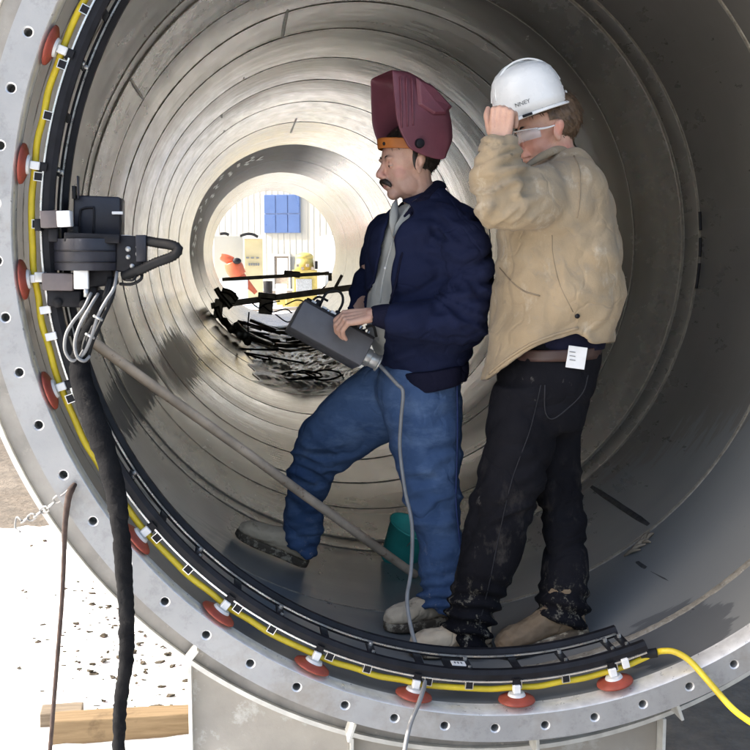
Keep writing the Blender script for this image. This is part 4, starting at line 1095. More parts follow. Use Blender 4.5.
# moustache and sideburn
bm = NB(); rr = random.Random(5)
for k in range(260):
    s = rr.choice((1, -1)); t = rr.random(); p = Vector((.1035-.016*t*t, s*t*.027, -.0535-.006*t*t+rr.uniform(-.003, .003))); d = Vector((.35, s*(.3+t*.6), -1)).normalized(); q = p+d*rr.uniform(.008, .014)
    sd_ = Vector((0, 1, 0))*.0016; v = [bm.verts.new(a) for a in (p-sd_, p+sd_, q)]; bm.faces.new(v)
for s in (1, -1): ptube(bm, [(.101, 0, -.0545), (.100, .012*s, -.0555), (.092, .025*s, -.064), (.086, .030*s, -.075)], [.0078, .0098, .0085, .0035], 8)
me = bpy.data.meshes.new('moustache'); bm.to_mesh(me); bm.free(); xf(me, R1, H1); link('moustache', me, M['hair'], m1)
bm = NB(); 
for s in (1, -1): ball(bm, (.006, .0725*s, .004), (.013, .005, .034))
me = bpy.data.meshes.new('sideburn'); bm.to_mesh(me); bm.free(); xf(me, R1, H1); link('sideburn', me, M['hair'], m1)
bm = NB(); ball(bm, (.096, 0, -.0735), (.006, .017, .0045)); me = bpy.data.meshes.new('lower_lip'); bm.to_mesh(me); bm.free(); xf(me, R1, H1); link('lower_lip', me, M['lip_skin'], m1)

# jacket
bm = NB()
loft(bm, [(401, 204, 440, 187, YA, .085), (386, 215, 455, 201, YA, .15), (372, 228, 473, 214, YA, .195), (366, 248, 484, 240, YA, .205), (366, 275, 489, 268, YA, .205), (368, 305, 488, 300, YA, .20), (373, 335, 482, 333, YA, .19), (382, 360, 470, 352, YA, .178), (394, 374, 463, 360, YA, .168), (400, 386, 461, 374, YA, .165), (402, 391, 460, 377, YA, .163)], 26, 4)
loft(bm, [(432, 199, 466, 216, .76, .10), (434, 212, 476, 222, .70, .085), (439, 240, 487, 240, .665, .08), (442, 270, 491, 268, .645, .076), (442, 294, 491, 300, .635, .076), (432, 303, 482, 334, .625, .075), (420, 302, 446, 342, .615, .07), (404, 303, 416, 339, .60, .062), (391, 304, 397, 334, .595, .052), (384, 305, 387, 330, .595, .045)], 22, 5)
loft(bm, [(378, 214, 410, 214, 1.0, .08), (368, 228, 400, 232, 1.04, .075), (360, 252, 392, 256, 1.055, .07), (355, 274, 388, 280, 1.04, .065), (353, 290, 380, 300, 1.0, .055), (350, 299, 368, 311, .95, .042), (345, 307, 360, 321, .91, .040)], 18, 4)
jk = remesh(bm, .0095, 4, 'jacket')
def jf(p, n):
    x, y = proj(p); e = min(1, max(0, (p[2]+.42)/.10)); 
    a = .012+.010*max(0, 1-((x-470)**2+(y-300)**2)/60**2)
    sl = 1 if y > 285 else .4
    d = folds(p, (6, 5, 11), 2.1, a)
    eb = max(0, 1-((x-462)/34)**2-((y-305)/44)**2)+.8*max(0, 1-((x-440)/26)**2-((y-235)/30)**2); d += eb*.012*(ridge(noise.noise(Vector((x*.022+y*.035, p[1]*3, y*.07-x*.05))))-.45)*1.7
    d += folds(p, (13, 9, 20), 6.3, .0045)
    d += .007*max(0, math.sin((x*.05+y*.16)))**3*sl*(1 if n[1] < .2 else .3)
    return d*1.35*(.35 if y > 372 else 1)
displace(jk, jf)
open1 = [(396, 196), (413, 207), (414, 216), (409, 232), (403, 252), (396, 280), (389, 305), (385, 330), (382, 350), (379, 368), (370, 368), (364, 300), (372, 284), (377, 262), (381, 243), (385, 226), (390, 210)]
clipmesh(jk, lambda c, n: c.y < (YA+.16 if proj(c)[1] < 280 else YA+.05) and inpoly(*proj(c), open1) and not (c.y < .68) or c.z > at(420, 196, YA).z and proj(c)[0] < 436 and c.y > .5 and proj(c)[1] < 192)
jo = solid(link('jacket', jk, M['navy'], m1), .008)
# rib waistband, collar, cuff
bm = NB(); loft(bm, [(391, 371, 466, 359, YA, .185), (395, 382, 466, 370, YA, .187), (399, 391, 464, 378, YA, .180)], 34, 4)
wb = remesh(bm, .006, 1, 'waistband'); displace(wb, lambda p, n: folds(p, (8, 8, 4), 5, .007) if p[2] > at(420, 388, YA).z else 0)
link('waistband', wb, M['navyrib'], jo)
bm = NB(); tube(bm, [at(404, 218, .72), at(417, 206, .735), at(431, 193, .77), at(440, 185, .85), at(434, 187, .93), at(418, 196, .97), at(402, 206, .96), at(393, 216, .93)], [.009, .017, .022, .024, .022, .017, .014, .009], 12, 5, flat=.6)
cl = remesh(bm, .005, 2, 'collar'); link('collar', cl, M['navyrib'], jo)
bm = NB(); loft(bm, [(390, 304, 394, 332, .595, .047), (382, 304.5, 384, 329, .595, .043), (374, 306, 375, 326, .598, .039), (371.5, 307, 372, 325, .598, .036)], 22, 4)
cf = remesh(bm, .0045, 1, 'cuff'); displace(cf, lambda p, n: .0016*math.sin(math.atan2(p[2]-at(380, 317, .6).z, p[1]-.6)*34)); link('cuff', cf, M['navyrib'], jo)
# zip edge along the near front
bm = NB(); tube(bm, [at(411, 212, .72), at(408, 235, .69), at(401, 258, .668), at(396, 282, .66), at(390, 304, .658)], .0042, 8, 5); obj('jacket_edge', bm, M['navyrib'], jo)
for k in range(4):
    x, y = ((400, 378), (386, 246), (393, 372), (399, 386))[k]
# shirt
bm = NB(); loft(bm, [(400, 204, 430, 196, YA, .07), (390, 216, 440, 210, YA, .11), (380, 230, 455, 225, YA, .16), (374, 255, 470, 250, YA, .17), (370, 285, 475, 280, YA, .17), (368, 315, 470, 315, YA, .165), (371, 338, 462, 340, YA, .135), (380, 358, 456, 358, YA, .10), (400, 370, 448, 370, YA, .08)], 24, 4)
sh = remesh(bm, .009, 2, 'shirt'); displace(sh, lambda p, n: folds(p, (9, 9, 4), 9, .008)); sho = link('shirt', sh, M['shirt'], m1)
bm = NB()
def leaf(P, t=.004):
    # pointed collar leaf: thin curved plate through outline points
    c = sum(P, Vector())/len(P); nrm = (P[1]-P[0]).cross(P[2]-P[0]).normalized()
    if nrm.y > 0: nrm = -nrm
    top = [bm.verts.new(p+nrm*t*.3) for p in P]; bot = [bm.verts.new(p-nrm*t) for p in P]; cc = bm.verts.new(c+nrm*t*1.6); cb_ = bm.verts.new(c-nrm*t)
    n = len(P)
    for i in range(n):
        j = (i+1) % n; bm.faces.new((top[i], top[j], cc)); bm.faces.new((bot[i], bot[j], cb_)); bm.faces.new((top[i], bot[i], bot[j], top[j]))
leaf([at(397, 199, .775), at(393, 204, .755), at(390.5, 213, .742), at(390, 224, .735), at(393.5, 238, .722), at(397, 226, .735), at(399, 215, .755)])
leaf([at(418, 199, .752), at(414, 208, .735), at(408, 219, .70), at(402, 228, .69), at(393.5, 238, .70), at(396, 226, .705), at(403, 214, .725), at(411, 203, .75)])
obj('shirt_collar', bm, M['shirt'], sho)
bm = NB(); tube(bm, [at(393, 240, .70), at(387, 262, .69), at(382, 285, .69), at(380, 303, .69)], .003, 8, 4); obj('placket', bm, M['shirt'], sho)
bm = NB(); ball(bm, at(398, 244, .69), .004); ball(bm, at(385, 268, .685), .004)
obj('button', bm, M['whitep'], sho)

# jeans
bm = NB()
loft(bm, [(384, 362, 461, 358, .86, .150), (378, 378, 461, 378, .86, .165), (376, 395, 461, 398, .85, .165), (384, 412, 460, 416, .84, .15)], 24, 4)
loft(bm, [(372, 362, 425, 425, .93, .10), (352, 376, 398, 437, .96, .105), (331, 394, 372, 449, 1.0, .098), (310, 416, 350, 465, 1.06, .09), (296, 436, 336, 473, 1.11, .082), (290, 455, 331, 480, 1.14, .078), (287, 476, 329, 487, 1.17, .074), (286, 500, 325, 505, 1.21, .07), (283, 522, 321, 531, 1.24, .07), (281, 543, 315, 558, 1.25, .072)], 22, 5)
loft(bm, [(384, 385, 461, 383, .80, .115), (384, 410, 461, 410, .80, .115), (389, 435, 460, 435, .79, .108), (396, 462, 460, 460, .78, .10), (403, 490, 459, 488, .77, .092), (409, 515, 459, 513, .76, .088), (418, 540, 463, 540, .75, .083), (421, 565, 464, 565, .74, .082), (421, 588, 463, 590, .73, .084), (419, 603, 461, 611, .72, .085)], 22, 5)
jn = remesh(bm, .0095, 3, 'jeans')
def jnf(p, n):
    x, y = proj(p); d = folds(p, (6, 6, 12), 4.4, .012)+folds(p, (14, 14, 17), 1.4, .0022)
    ank = min(1, max(0, (y-560)/45)) if x > 380 else .4*min(1, max(0, (y-505)/45))
    knee = max(0, 1-((x-312)**2+(y-460)**2)/38**2)+max(0, 1-((x-432)**2+(y-500)**2)/45**2)
    d += ank*.012*math.sin(y*.50+x*.06+3.5*noise.noise(Vector((x*.03, p[1]*4, y*.02))))
    d += .008*knee*(ridge(noise.noise(Vector((x*.03+y*.02, p[1]*3, y*.075-x*.02))))-.5)*2
    d += .004*math.sin(y*.20+x*.05+noise.noise(Vector((x*.03, y*.03, 0)))*5)*min(1, max(0, (y-380)/60))
    return d
displace(jn, jnf); jno = link('jeans', jn, M['jeans'], m1)
M['stitch'] = simple('seam_stitch', (.018, .035, .12), .9, 0, .2)
bm = NB(); pts = [at(*q) for q in ((459, 380, .735), (459.5, 420, .72), (459, 460, .72), (458, 500, .72), (462, 545, .70), (462, 590, .69))]
tube(bm, [p+Vector((-.012, -.028, 0)) for p in pts], .003, 6, 5); obj('side_seam', bm, M['stitch'], jno)
# boots
zf = lambda x, y: Vector((x, y, floor_z(x, y)+.004))
def gp(px, py, Y): p = at(px, py, Y); return zf(p.x, Y)
tF = at(235, 539, 1.29); hF = at(306, 566, 1.26); tF = zf(tF.x, 1.27); hF = zf(hF.x, 1.25)
boot(m1, hF, tF, (.42, -.12, 1), M['boot'])
tS = gp(385, 636, .66); hS = gp(459, 618, .78); boot(m1, hS, tS, (.05, 0, 1), M['boot'])

# welding helmet (flipped up)
wh = empty('welding_helmet', H1); wh.parent = m1; wh.matrix_parent_inverse = Matrix.Translation(-m1.location); wh['label'] = 'maroon welding helmet flipped up on top of the head'
RY = frame((-math.cos(yaw1), -math.sin(yaw1), 0), (0, 0, 1))
def wl_(x, y, z): return H1+RY @ Vector((x, y, z))
rim = [(.102, .275), (.099, .20), (.094, .130), (.082, .088), (.050, .034), (.0, .014), (-.045, .004), (-.070, .003)]
spn = [(.098, .284), (.030, .288), (-.030, .262), (-.078, .224), (-.118, .180), (-.128, .128), (-.130, .075), (-.090, .010)]
# resample both to equal counts
def resamp(P, n):
    A = np.array(P); s = np.concatenate([[0], np.cumsum(np.hypot(*np.diff(A, axis=0).T))]); t = np.linspace(0, s[-1], n); return np.stack([np.interp(t, s, A[:, 0]), np.interp(t, s, A[:, 1])], 1)
rimr, spnr = resamp(rim, 22), resamp(spn, 22)
bm = NB(); HW = .108; V = []
prof = [(0., 1.0), (.25, 1.01), (.5, 1.0), (.72, .96), (.86, .86), (.95, .70), (1., .46), (1.01, .2)]
full = [(s, w_) for s, w_ in prof]+[(s, -w_) for s, w_ in reversed(prof)]
for i in range(22):
    row = []; 
    for s, w_ in full:
        a = rimr[i]*(1-s)+spnr[i]*s
        taper = 1-.10*max(0, (a[1]-.15)/.13)
        row.append(bm.verts.new(wl_(a[0], HW*w_*taper, a[1])))
    V.append(row)
for i in range(21):
    for j in range(len(full)-1): bm.faces.new((V[i][j], V[i+1][j], V[i+1][j+1], V[i][j+1]))
ms = obj('helmet_shell', bm, M['maroon'], wh); solid(ms, .0035, 0); sb = ms.modifiers.new('u', 'SUBSURF'); sb.levels = 1; sb.render_levels = 1
# side ridges and window hood facets, both sides
for s in (1, -1):
    for k in range(3):
        bm = NB(); x = .076-.020*k; tube(bm, [wl_(x, s*(HW*.93+.0045), .262), wl_(x, s*(HW+.004), .19), wl_(x-.002, s*(HW+.0035), .10+.004*k)], .0026, 8, 4); obj('ridge', bm, M['maroon'], ms)
    bm = NB(); P = [wl_(.022, s*HW*.96, .262), wl_(.016, s*HW*1.0, .175), wl_(-.040, s*HW*1.03, .145), wl_(-.085, s*HW*.98, .150), wl_(-.115, s*HW*.80, .178), wl_(-.045, s*HW*.84, .240)]
    # raised hood: outline stepped outwards
    base_ = [bm.verts.new(p) for p in P]; c = sum(P, Vector())/6; top_ = [bm.verts.new(c+(p-c)*.84+RY @ Vector((0, s*.010, .0))) for p in P]; ctr = bm.verts.new(c+RY @ Vector((0, s*.011, 0)))
    for i in range(6):
        j = (i+1) % 6; bm.faces.new((base_[i], base_[j], top_[j], top_[i])); bm.faces.new((top_[i], top_[j], ctr))
    obj('window_hood', bm, M['maroon'], ms, smooth=False, bevel=.003)
    bm = NB(); p = wl_(.012, s*(HW+.004), .052); cyl(bm, p-RY @ Vector((0, s*.006, 0)), p+RY @ Vector((0, s*.012, 0)), .0165, .014, 24); obj('pivot_knob', bm, M['black'], wh, bevel=.002)
# viewing window on the outer (now upward) face
bm = NB(); box(bm, wl_(-.082, 0, .224), (.004, .10, .09), RY @ Matrix.Rotation(math.radians(48), 3, 'Y')); obj('dark_window', bm, M['black'], ms, smooth=False)
# headgear
bm = NB(); R_ = []
for k in range(40):
    a = 2*math.pi*k/40; x = -.012+.112*math.cos(a); y = .090*math.sin(a); zc_ = .050+.02*math.cos(a)
    R_.append([R1 @ Vector((x*s, y*s, zc_+h))+H1 for s, h in ((1.0, -.018), (1.035, -.014), (1.035, .014), (1.0, .018))])
V = [[bm.verts.new(p) for p in r] for r in R_]
for i in range(40):
    for j in range(4): bm.faces.new((V[i][j], V[(i+1) % 40][j], V[(i+1) % 40][(j+1) % 4], V[i][(j+1) % 4]))
hb = obj('headband', bm, M['orange'], wh, bevel=.002); hb['label'] = 'orange leather headband'
bm = NB(); p = R1 @ Vector((.096, .030, .066))+H1; ball(bm, p, .006); obj('rivet', bm, M['black'], hb)
bm = NB(); tube(bm, [R1 @ Vector((-.03, .085, .045))+H1, R1 @ Vector((-.085, .060, .02))+H1, R1 @ Vector((-.112, 0, .012))+H1, R1 @ Vector((-.085, -.060, .02))+H1, R1 @ Vector((-.03, -.085, .045))+H1], .010, 8, 5); obj('nape_strap', bm, M['black'], wh)
bm = NB(); tube(bm, [R1 @ Vector((.0, .085, .06))+H1, R1 @ Vector((-.0, .055, .118))+H1, R1 @ Vector((0, 0, .135))+H1, R1 @ Vector((0, -.055, .118))+H1, R1 @ Vector((0, -.085, .06))+H1], .007, 8, 5); obj('crown_strap', bm, M['black'], wh)

# ------------------------------------------------------------------ control box held by him
cbx = empty('control_box', at(332, 335, .60)); tag(cbx, 'grey control box with knobs held by the man in the navy jacket', 'control box')
BX = .66
a_, b_, c_ = at(290, 327, BX), at(361, 366, BX), at(302, 297, BX)
ux = (b_-a_).normalized(); L = (b_-a_).length; uz = Vector((-ux.z, 0, ux.x)); 
if uz.z < 0: uz = -uz
uz = (uz+Vector((0, .22, 0))).normalized(); uyb = uz.cross(ux).normalized()
rb = Matrix((ux, -uyb if uyb.y < 0 else uyb, uz)).transposed(); H_ = .098; D_ = .135
yb = rb.col[1]
c = a_+ux*L/2+uz*H_/2+yb*D_/2
bm = NB(); box(bm, c, (L, D_, H_), rb); obj('case', bm, M['grey'], cbx, bevel=.004)
bm = NB(); box(bm, c+uz*(H_/2+.004), (L*.99, D_*.96, .008), rb); fp = obj('face_panel', bm, M['black'], cbx, smooth=False, bevel=.002)
P0 = a_+uz*(H_+.010)
def onp(u, v, h=0): return P0+ux*(L*u)+yb*(D_*v)+uz*h
for (u, v, r, h, m) in ((.18, .3, .012, .022, 'black'), (.34, .35, .010, .012, 'silver'), (.46, .25, .013, .02, 'black'), (.30, .75, .009, .02, 'black'), (.72, .3, .009, .014, 'black'), (.80, .35, .008, .018, 'silver'), (.92, .3, .008, .016, 'silver'), (.62, .65, .013, .022, 'black'), (.08, .6, .012, .02, 'black'), (.86, .7, .012, .02, 'black'), (.38, .15, .006, .010, 'whitep')):
    bm = NB(); cyl(bm, onp(u, v, -.004), onp(u, v, h), r, r*.85, 16); obj('knob', bm, M[m], cbx, bevel=.001)
for u in (.12, .27, .40):
    bm = NB(); box(bm, onp(u, .12, .004), (.016, .010, .006), rb); obj('switch', bm, M['whitep'] if u > .3 else M['galv'], cbx, smooth=False)
bm = NB(); tube(bm, [onp(.22, .4, .0), onp(.22, .4, .06), onp(.36, .45, .085), onp(.46, .5, .06), onp(.46, .55, 0)], .0045, 8, 5); obj('cable_loop', bm, M['rubber'], cbx)
bm = NB(); tube(bm, [onp(.10, .8, .0), onp(.16, .8, .045), onp(.30, .8, .05)], .004, 8, 5); obj('cable_loop', bm, M['rubber'], cbx)
bm = NB(); tube(bm, [onp(.84, .2, .018), onp(.92, .15, .03), onp(1.02, .2, .006)], .0045, 8, 5); obj('cable_loop', bm, M['rubber'], cbx)
bm = NB(); e = a_+ux*L+uz*H_*.45+yb*D_*.35; cyl(bm, e-ux*.004, e+ux*.022, .030, n=24); cyl(bm, e+ux*.02, e+ux*.050, .026, .024, n=24); cyl(bm, e+ux*.05, e+ux*.056, .029, n=24); obj('connector', bm, M['galv'], cbx, bevel=.002)
# grey cable from the box under the jacket and down
pts = [e+ux*.05, at(386, 372, .66), at(397, 384, .665), at(403, 392, .655), at(401, 420, .65), at(400, 450, .64), at(405, 490, .60), at(412, 525, .54), at(411, 570, .44), at(407, 600, .36), at(412, 632, .27), at(421, 660, .18), at(425, 680, .06), at(420, 700, -.02), at(410, 725, -.06), at(404, 755, -.10), at(398, 800, -.12)]
bm = NB(); tube(bm, pts, .0062, 10, 6); o = obj('grey_cable', bm, M['greycable']); tag(o, 'grey cable running from the control box down past the jeans and over the flange', 'cable')

# ------------------------------------------------------------------ MAN IN TAN JACKET
YT = .50
m2 = empty('person', (.08, .5, -1.29)); tag(m2, 'man in tan work jacket, black dirty trousers and white hard hat holding its brim', 'person')
yaw2 = math.radians(4); pit2 = math.radians(13)
f2 = Vector((-math.cos(yaw2)*math.cos(pit2), -math.sin(yaw2)*math.cos(pit2), -math.sin(pit2))); u2 = Vector((-math.cos(yaw2)*math.sin(pit2), -math.sin(yaw2)*math.sin(pit2), math.cos(pit2)))
R2 = frame(f2, u2); H2 = at(548, 130.5, YT)
neck2 = R2.inverted() @ (at(557, 176, YT+.01)-H2)
hm = head_mesh(neck2); xf(hm, R2, H2, .97)
bmc = NB()
tube(bmc, [at(558, 172, YT), at(558, 200, YT), at(560, 270, YT), at(555, 350, YT)], [.06, .11, .11, .11], 16, 4)
tube(bmc, [at(556, 185, .45), at(545, 196, .35), at(515, 205, .31), at(502, 195, .29), at(500, 165, .28), at(500, 145, .277)], [.05, .035, .028, .028, .026, .026], 12, 4)
tube(bmc, [at(556, 185, .58), at(545, 230, .70), at(530, 280, .72)], [.06, .055, .045], 12, 4)
tube(bmc, [at(548, 360, .48), at(520, 440, .43), at(496, 530, .43), at(470, 625, .465)], [.09, .07, .04, .03], 12, 4)
tube(bmc, [at(552, 360, .52), at(556, 440, .58), at(563, 530, .53), at(562, 618, .455)], [.09, .07, .035, .03], 12, 4)
bmh = NB(); rot = frame((.12, .10, 1), (-.45, -.86, .10)); hand_mesh(bmh, rot, at(500, 141, .275), side=1, curls=(70, 74, 78, 80), curl2=60, thumb=(30, 20), spread=2, sc=.97)
hand1 = remesh(bmh, .0028, 2, 'h')
bmh = NB(); hand_mesh(bmh, frame((-.2, .1, -1), (0, 1, 0)), at(527, 300, .72), side=1, curls=(20, 22, 25, 30)); hand2 = remesh(bmh, .004, 1, 'h')
core = remesh(bmc, .012, 1, 'c'); body = joinmesh('body', [hm, core, hand1, hand2]); W2 = lambda *p: H2+R2 @ Vector(p)
M['skin2'] = SKIN([(W2(.06, .05, -.03), .05, (.60, .26, .20), .45), (W2(-.01, .078, -.005), .028, (.66, .24, .18), .5), (W2(-.02, .05, -.09), .05, (.55, .2, .15), .6)])
link('body', body, M['skin2'], m2)
eyes(m2, R2, H2)
hr = hair_mesh(-.065, 8, 1100); xf(hr, R2, H2, .98); link('hair', hr, M['hairbr'], m2, smooth=False)
# safety glasses
sg = []
bm = NB()
for s in (1, -1):
    n = 12; g = []
    for i in range(n+1):
        t = i/n; a = .10+1.15*t; x = .020+.085*math.cos(a*.95); y = s*(.004+.076*math.sin(a*.98)**.9)
        g.append([bm.verts.new((x, y, zz)) for zz in (-.020+.004*t, .0, .016-.004*t)])
    for i in range(n):
        for j in range(2): bm.faces.new((g[i][j], g[i+1][j], g[i+1][j+1], g[i][j+1]))
me = bpy.data.meshes.new('safety_glasses'); bm.to_mesh(me); bm.free(); xf(me, R2, H2); gl = solid(link('safety_glasses', me, M['lens'], m2), .002)
bm = NB()
for s in (1, -1): ptube(bm, [(.058, s*.073, .008), (.03, s*.080, .006), (.006, s*.081, .008)], [.0035, .003, .002], 8)
ptube(bm, [(.104, -.008, .017), (.107, 0, .018), (.104, .008, .017)], .002, 6)
ptube(bm, [(.104, -.008, .017), (.095, -.04, .016), (.058, -.073, .011)], .0022, 6); ptube(bm, [(.104, .008, .017), (.095, .04, .016), (.058, .073, .011)], .0022, 6)
me = bpy.data.meshes.new('temple'); bm.to_mesh(me); bm.free(); xf(me, R2, H2); link('temple', me, M['whitep'], gl)
bm = NB(); ball(bm, (.091, 0, -.068), (.007, .018, .004)); me = bpy.data.meshes.new('lips'); bm.to_mesh(me); bm.free(); xf(me, R2, H2, .97); link('lips', me, M['lip_skin'], m2)
# hard hat
hh = empty('hard_hat', H2); hh.parent = m2; hh.matrix_parent_inverse = Matrix.Translation(-m2.location); hh['label'] = 'white hard hat'
tl = math.radians(19); RH = frame((-math.cos(tl), -.06, -math.sin(tl)), (-math.sin(tl), 0, math.cos(tl))); HC = at(532.5, 113, YT-.005)
def hp_(x, y, z): return HC+RH @ Vector((x, y, z))
bm = NB(); n = 64; V = []
prof = [(1.0, 0.), (.995, .03), (.975, .06), (.93, .09), (.84, .117), (.70, .134), (.50, .146), (.28, .152), (.08, .154)]
for r, z in prof:
    row = []
    for k in range(n):
        a = 2*math.pi*k/n; ca, sa = math.cos(a), math.sin(a)
        rg = .006*max(0, 1-abs(sa*r)/.30)*min(1, z/.08)*(1 if z > .03 else 0)   # crown ridge
        row.append(bm.verts.new(hp_(.112*r*ca*(1+.05*(ca < 0)*0), .100*r*sa, z*(.98)+rg)))
    V.append(row)
top = bm.verts.new(hp_(0, 0, .156+.004))
for i in range(len(V)-1):
    for k in range(n): bm.faces.new((V[i][k], V[i][(k+1) % n], V[i+1][(k+1) % n], V[i+1][k]))
for k in range(n): bm.faces.new((V[-1][k], V[-1][(k+1) % n], top))
dm_ = obj('hat_shell', bm, M['hardhat'], hh); solid(dm_, .003)
bm = NB(); V = []
for q, (e0, dz) in enumerate(((1.0, .002), (1.06, -.002), (1.09, -.006), (1.085, -.009), (1.0, -.003))):
    row = []
    for k in range(n):
        a = 2*math.pi*k/n; ca, sa = math.cos(a), math.sin(a); pk = .030*max(0, ca)**2.2*(e0-1)/.09
        row.append(bm.verts.new(hp_(.112*e0*ca+pk, .100*(1+(e0-1)*.6)*sa, dz-.006*max(0, ca)**2*(e0 > 1))))
    V.append(row)
for i in range(5):
    for k in range(n): bm.faces.new((V[i][k], V[i][(k+1) % n], V[(i+1) % 5][(k+1) % n], V[(i+1) % 5][k]))
obj('brim', bm, M['hardhat'], hh)
bm = NB(); box(bm, hp_(.052, .099, -.004), (.030, .010, .008), RH); obj('slot', bm, M['black'], hh, smooth=False, bevel=.002)
for (x, z) in ((-.088, .070), (-.100, .045), (-.108, .025)):
    bm = NB(); ball(bm, hp_(x, .020, z), (.008, .02, .008)); obj('rib_step', bm, M['hardhat'], hh)
# raised ribs along the crown
for yy in (-.022, .022):
    bm = NB(); tube(bm, [hp_(.112*math.cos(a)*.985, yy, .010+.150*math.sin(a)**.75) for a in np.linspace(.28, math.pi-.28, 12)], .0028, 8, 3); obj('crown_rib', bm, M['hardhat'], hh)
# lettering on the front side of the hat
def hat_text(txt, size, ang, z0, m):
    cu = bpy.data.curves.new('t', 'FONT'); cu.body = txt; cu.size = size; cu.extrude = .0004; cu.align_x = 'CENTER'
    o = bpy.data.objects.new('t', cu); scn.collection.objects.link(o); dg = bpy.context.evaluated_depsgraph_get(); dg.update()
    me = bpy.data.meshes.new_from_object(o.evaluated_get(dg)); bpy.data.objects.remove(o)
    for v in me.vertices:
        a = ang+v.co.x/.105; z = z0+v.co.y; rr_ = .975
        P_ = hp_(.112*rr_*math.cos(a)*1.03, .100*rr_*math.sin(a)*1.03, z); v.co = P_
    return me
link('hat_lettering', hat_text('NNEY', .017, math.radians(62), .028, 0), M['print'], hh, smooth=False)
bm = NB(); 
for k in range(8):
    a = math.radians(50+k*3.2); box(bm, hp_(.112*math.cos(a)*1.02, .100*math.sin(a)*1.02, .019), (.002, .002, .002), RH)
bm.free()
# tan jacket
bm = NB()
loft(bm, [(540, 158, 576, 150, YT, .075), (528, 168, 588, 160, YT, .14), (516, 182, 598, 178, YT, .20), (506, 205, 608, 203, YT, .22), (501, 235, 616, 235, YT, .222), (499, 272, 619, 270, YT, .22), (495, 310, 616, 305, YT, .215), (491, 345, 611, 335, YT, .21), (486, 385, 607, 362, YT, .205), (485, 400, 606, 375, YT, .205)], 28, 4)
loft(bm, [(545, 162, 566, 222, .37, .09), (530, 166, 549, 227, .33, .088), (513, 171, 527, 230, .30, .082), (513, 177, 501, 230, .285, .078), (518, 184, 485, 220, .275, .074), (521, 188, 475, 200, .27, .07), (522, 172, 475, 176, .27, .066), (519, 155, 479, 155, .275, .056), (514, 143, 484, 141, .278, .046)], 24, 6)
loft(bm, [(540, 170, 580, 190, .66, .09), (535, 205, 580, 215, .72, .08), (528, 245, 572, 252, .74, .07), (520, 285, 560, 290, .73, .06)], 20, 4)
tj = remesh(bm, .0095, 3, 'work_jacket')
def tjf(p, n):
    x, y = proj(p); arm = max(0, 1-((x-500)/52)**2-((y-185)/60)**2) if p[1] < .40 else 0
    d = folds(p, (5, 5, 7), 7.7, .019)+folds(p, (10, 10, 11), 3.3, .007)
    d += arm*.017*(ridge(noise.noise(Vector((x*.035, p[1]*4, y*.075+x*.03))))-.45)*1.6
    # cuff gathers
    c = max(0, 1-((x-500)/30)**2-((y-152)/20)**2)
    d += c*.006*math.sin(y*.75+noise.noise(Vector((x*.06, y*.05, 0)))*5)
    # diagonal pull folds from the armpit and pocket line
    q = noise.noise(Vector((x*.012-y*.012, p[1]*2, y*.03+x*.018))); d += .008*(ridge(q)-.5) if y > 225 else 0
    return d
displace(tj, tjf)
hem = [(400, 500), (400, 376), (486, 380), (500, 369), (519, 356), (534, 347), (556, 339), (580, 332), (590, 343), (606, 344), (640, 336), (700, 336), (700, 500)]
clipmesh(tj, lambda c, n: inpoly(*proj(c), hem) and c.z < 0)
tjo = solid(link('work_jacket', tj, M['tan'], m2), .009)
bm = NB(); tube(bm, [at(520, 170, .37), at(536, 160, .39), at(553, 151, .42), at(569, 149, .49), at(572, 150, .56), at(556, 154, .62), at(538, 164, .62)], [.006, .012, .015, .017, .015, .012, .006], 12, 6, flat=.7)
cl = remesh(bm, .005, 2, 'collar'); displace(cl, lambda p, n: .002*nz(p, (30, 30, 30))); link('collar', cl, M['tan'], tjo)
# armhole seam, pocket seam, hem roll
M['tanseam'] = simple('tan_seam', (.25, .195, .13), .9, 0, .2)
def onmesh(me, pts, off=.001):
    from mathutils.bvhtree import BVHTree
    bm = NB(); bm.from_mesh(me); bt = BVHTree.FromBMesh(bm); out = []
    for (x, y) in pts:
        d = (FWD*FPX+RIGHT*(x-375)-UP*(y-375)).normalized(); h = bt.ray_cast(CAM, d)
        if h[0] is not None: out.append(h[0]+h[1]*off)
    bm.free(); return out
def seam(me, pts, r, m, name, parent):
    Q = [tuple(q) for q in crom(pts, 5)]; P = onmesh(me, Q, r*.3)
    if len(P) > 3: bm = NB(); tube(bm, P, r, 6, 1); obj(name, bm, m, parent)
seam(tj, [(574, 156), (579, 168), (580, 188), (579, 205), (577, 218)], .0020, M['tanseam'], 'armhole_seam', tjo)
seam(tj, [(500, 268), (510, 280), (524, 291), (540, 296)], .0024, M['tanseam'], 'pocket_seam', tjo)
seam(tj, [(552, 235), (553, 255), (560, 285), (573, 312)], .0012, M['tanseam'], 'side_seam', tjo)
seam(tj, [(489, 374), (502, 363), (520, 350.5), (535, 342), (557, 334), (578, 328)], .0045, M['tan'], 'hem_roll', tjo)
P = onmesh(tj, [(577, 316)]); bm = NB(); cyl(bm, P[0]+Vector((0, .002, 0)), P[0]+Vector((0, -.004, 0)), .007); obj('snap', bm, M['black'], tjo)
# grey leather cuff part
bm = NB(); loft(bm, [(477, 152, 521, 160, .275, .060), (481, 143, 516, 148, .277, .052), (484, 137, 513, 141, .278, .045), (486, 134.5, 512, 138, .278, .043)], 22, 5)
cf = remesh(bm, .005, 1, 'cuff'); displace(cf, lambda p, n: .0035*nz(p, (30, 30, 70))+.003*math.sin(p[2]*190+nz(p, (14, 14, 14))*4)); link('cuff', cf, M['tan'], tjo)
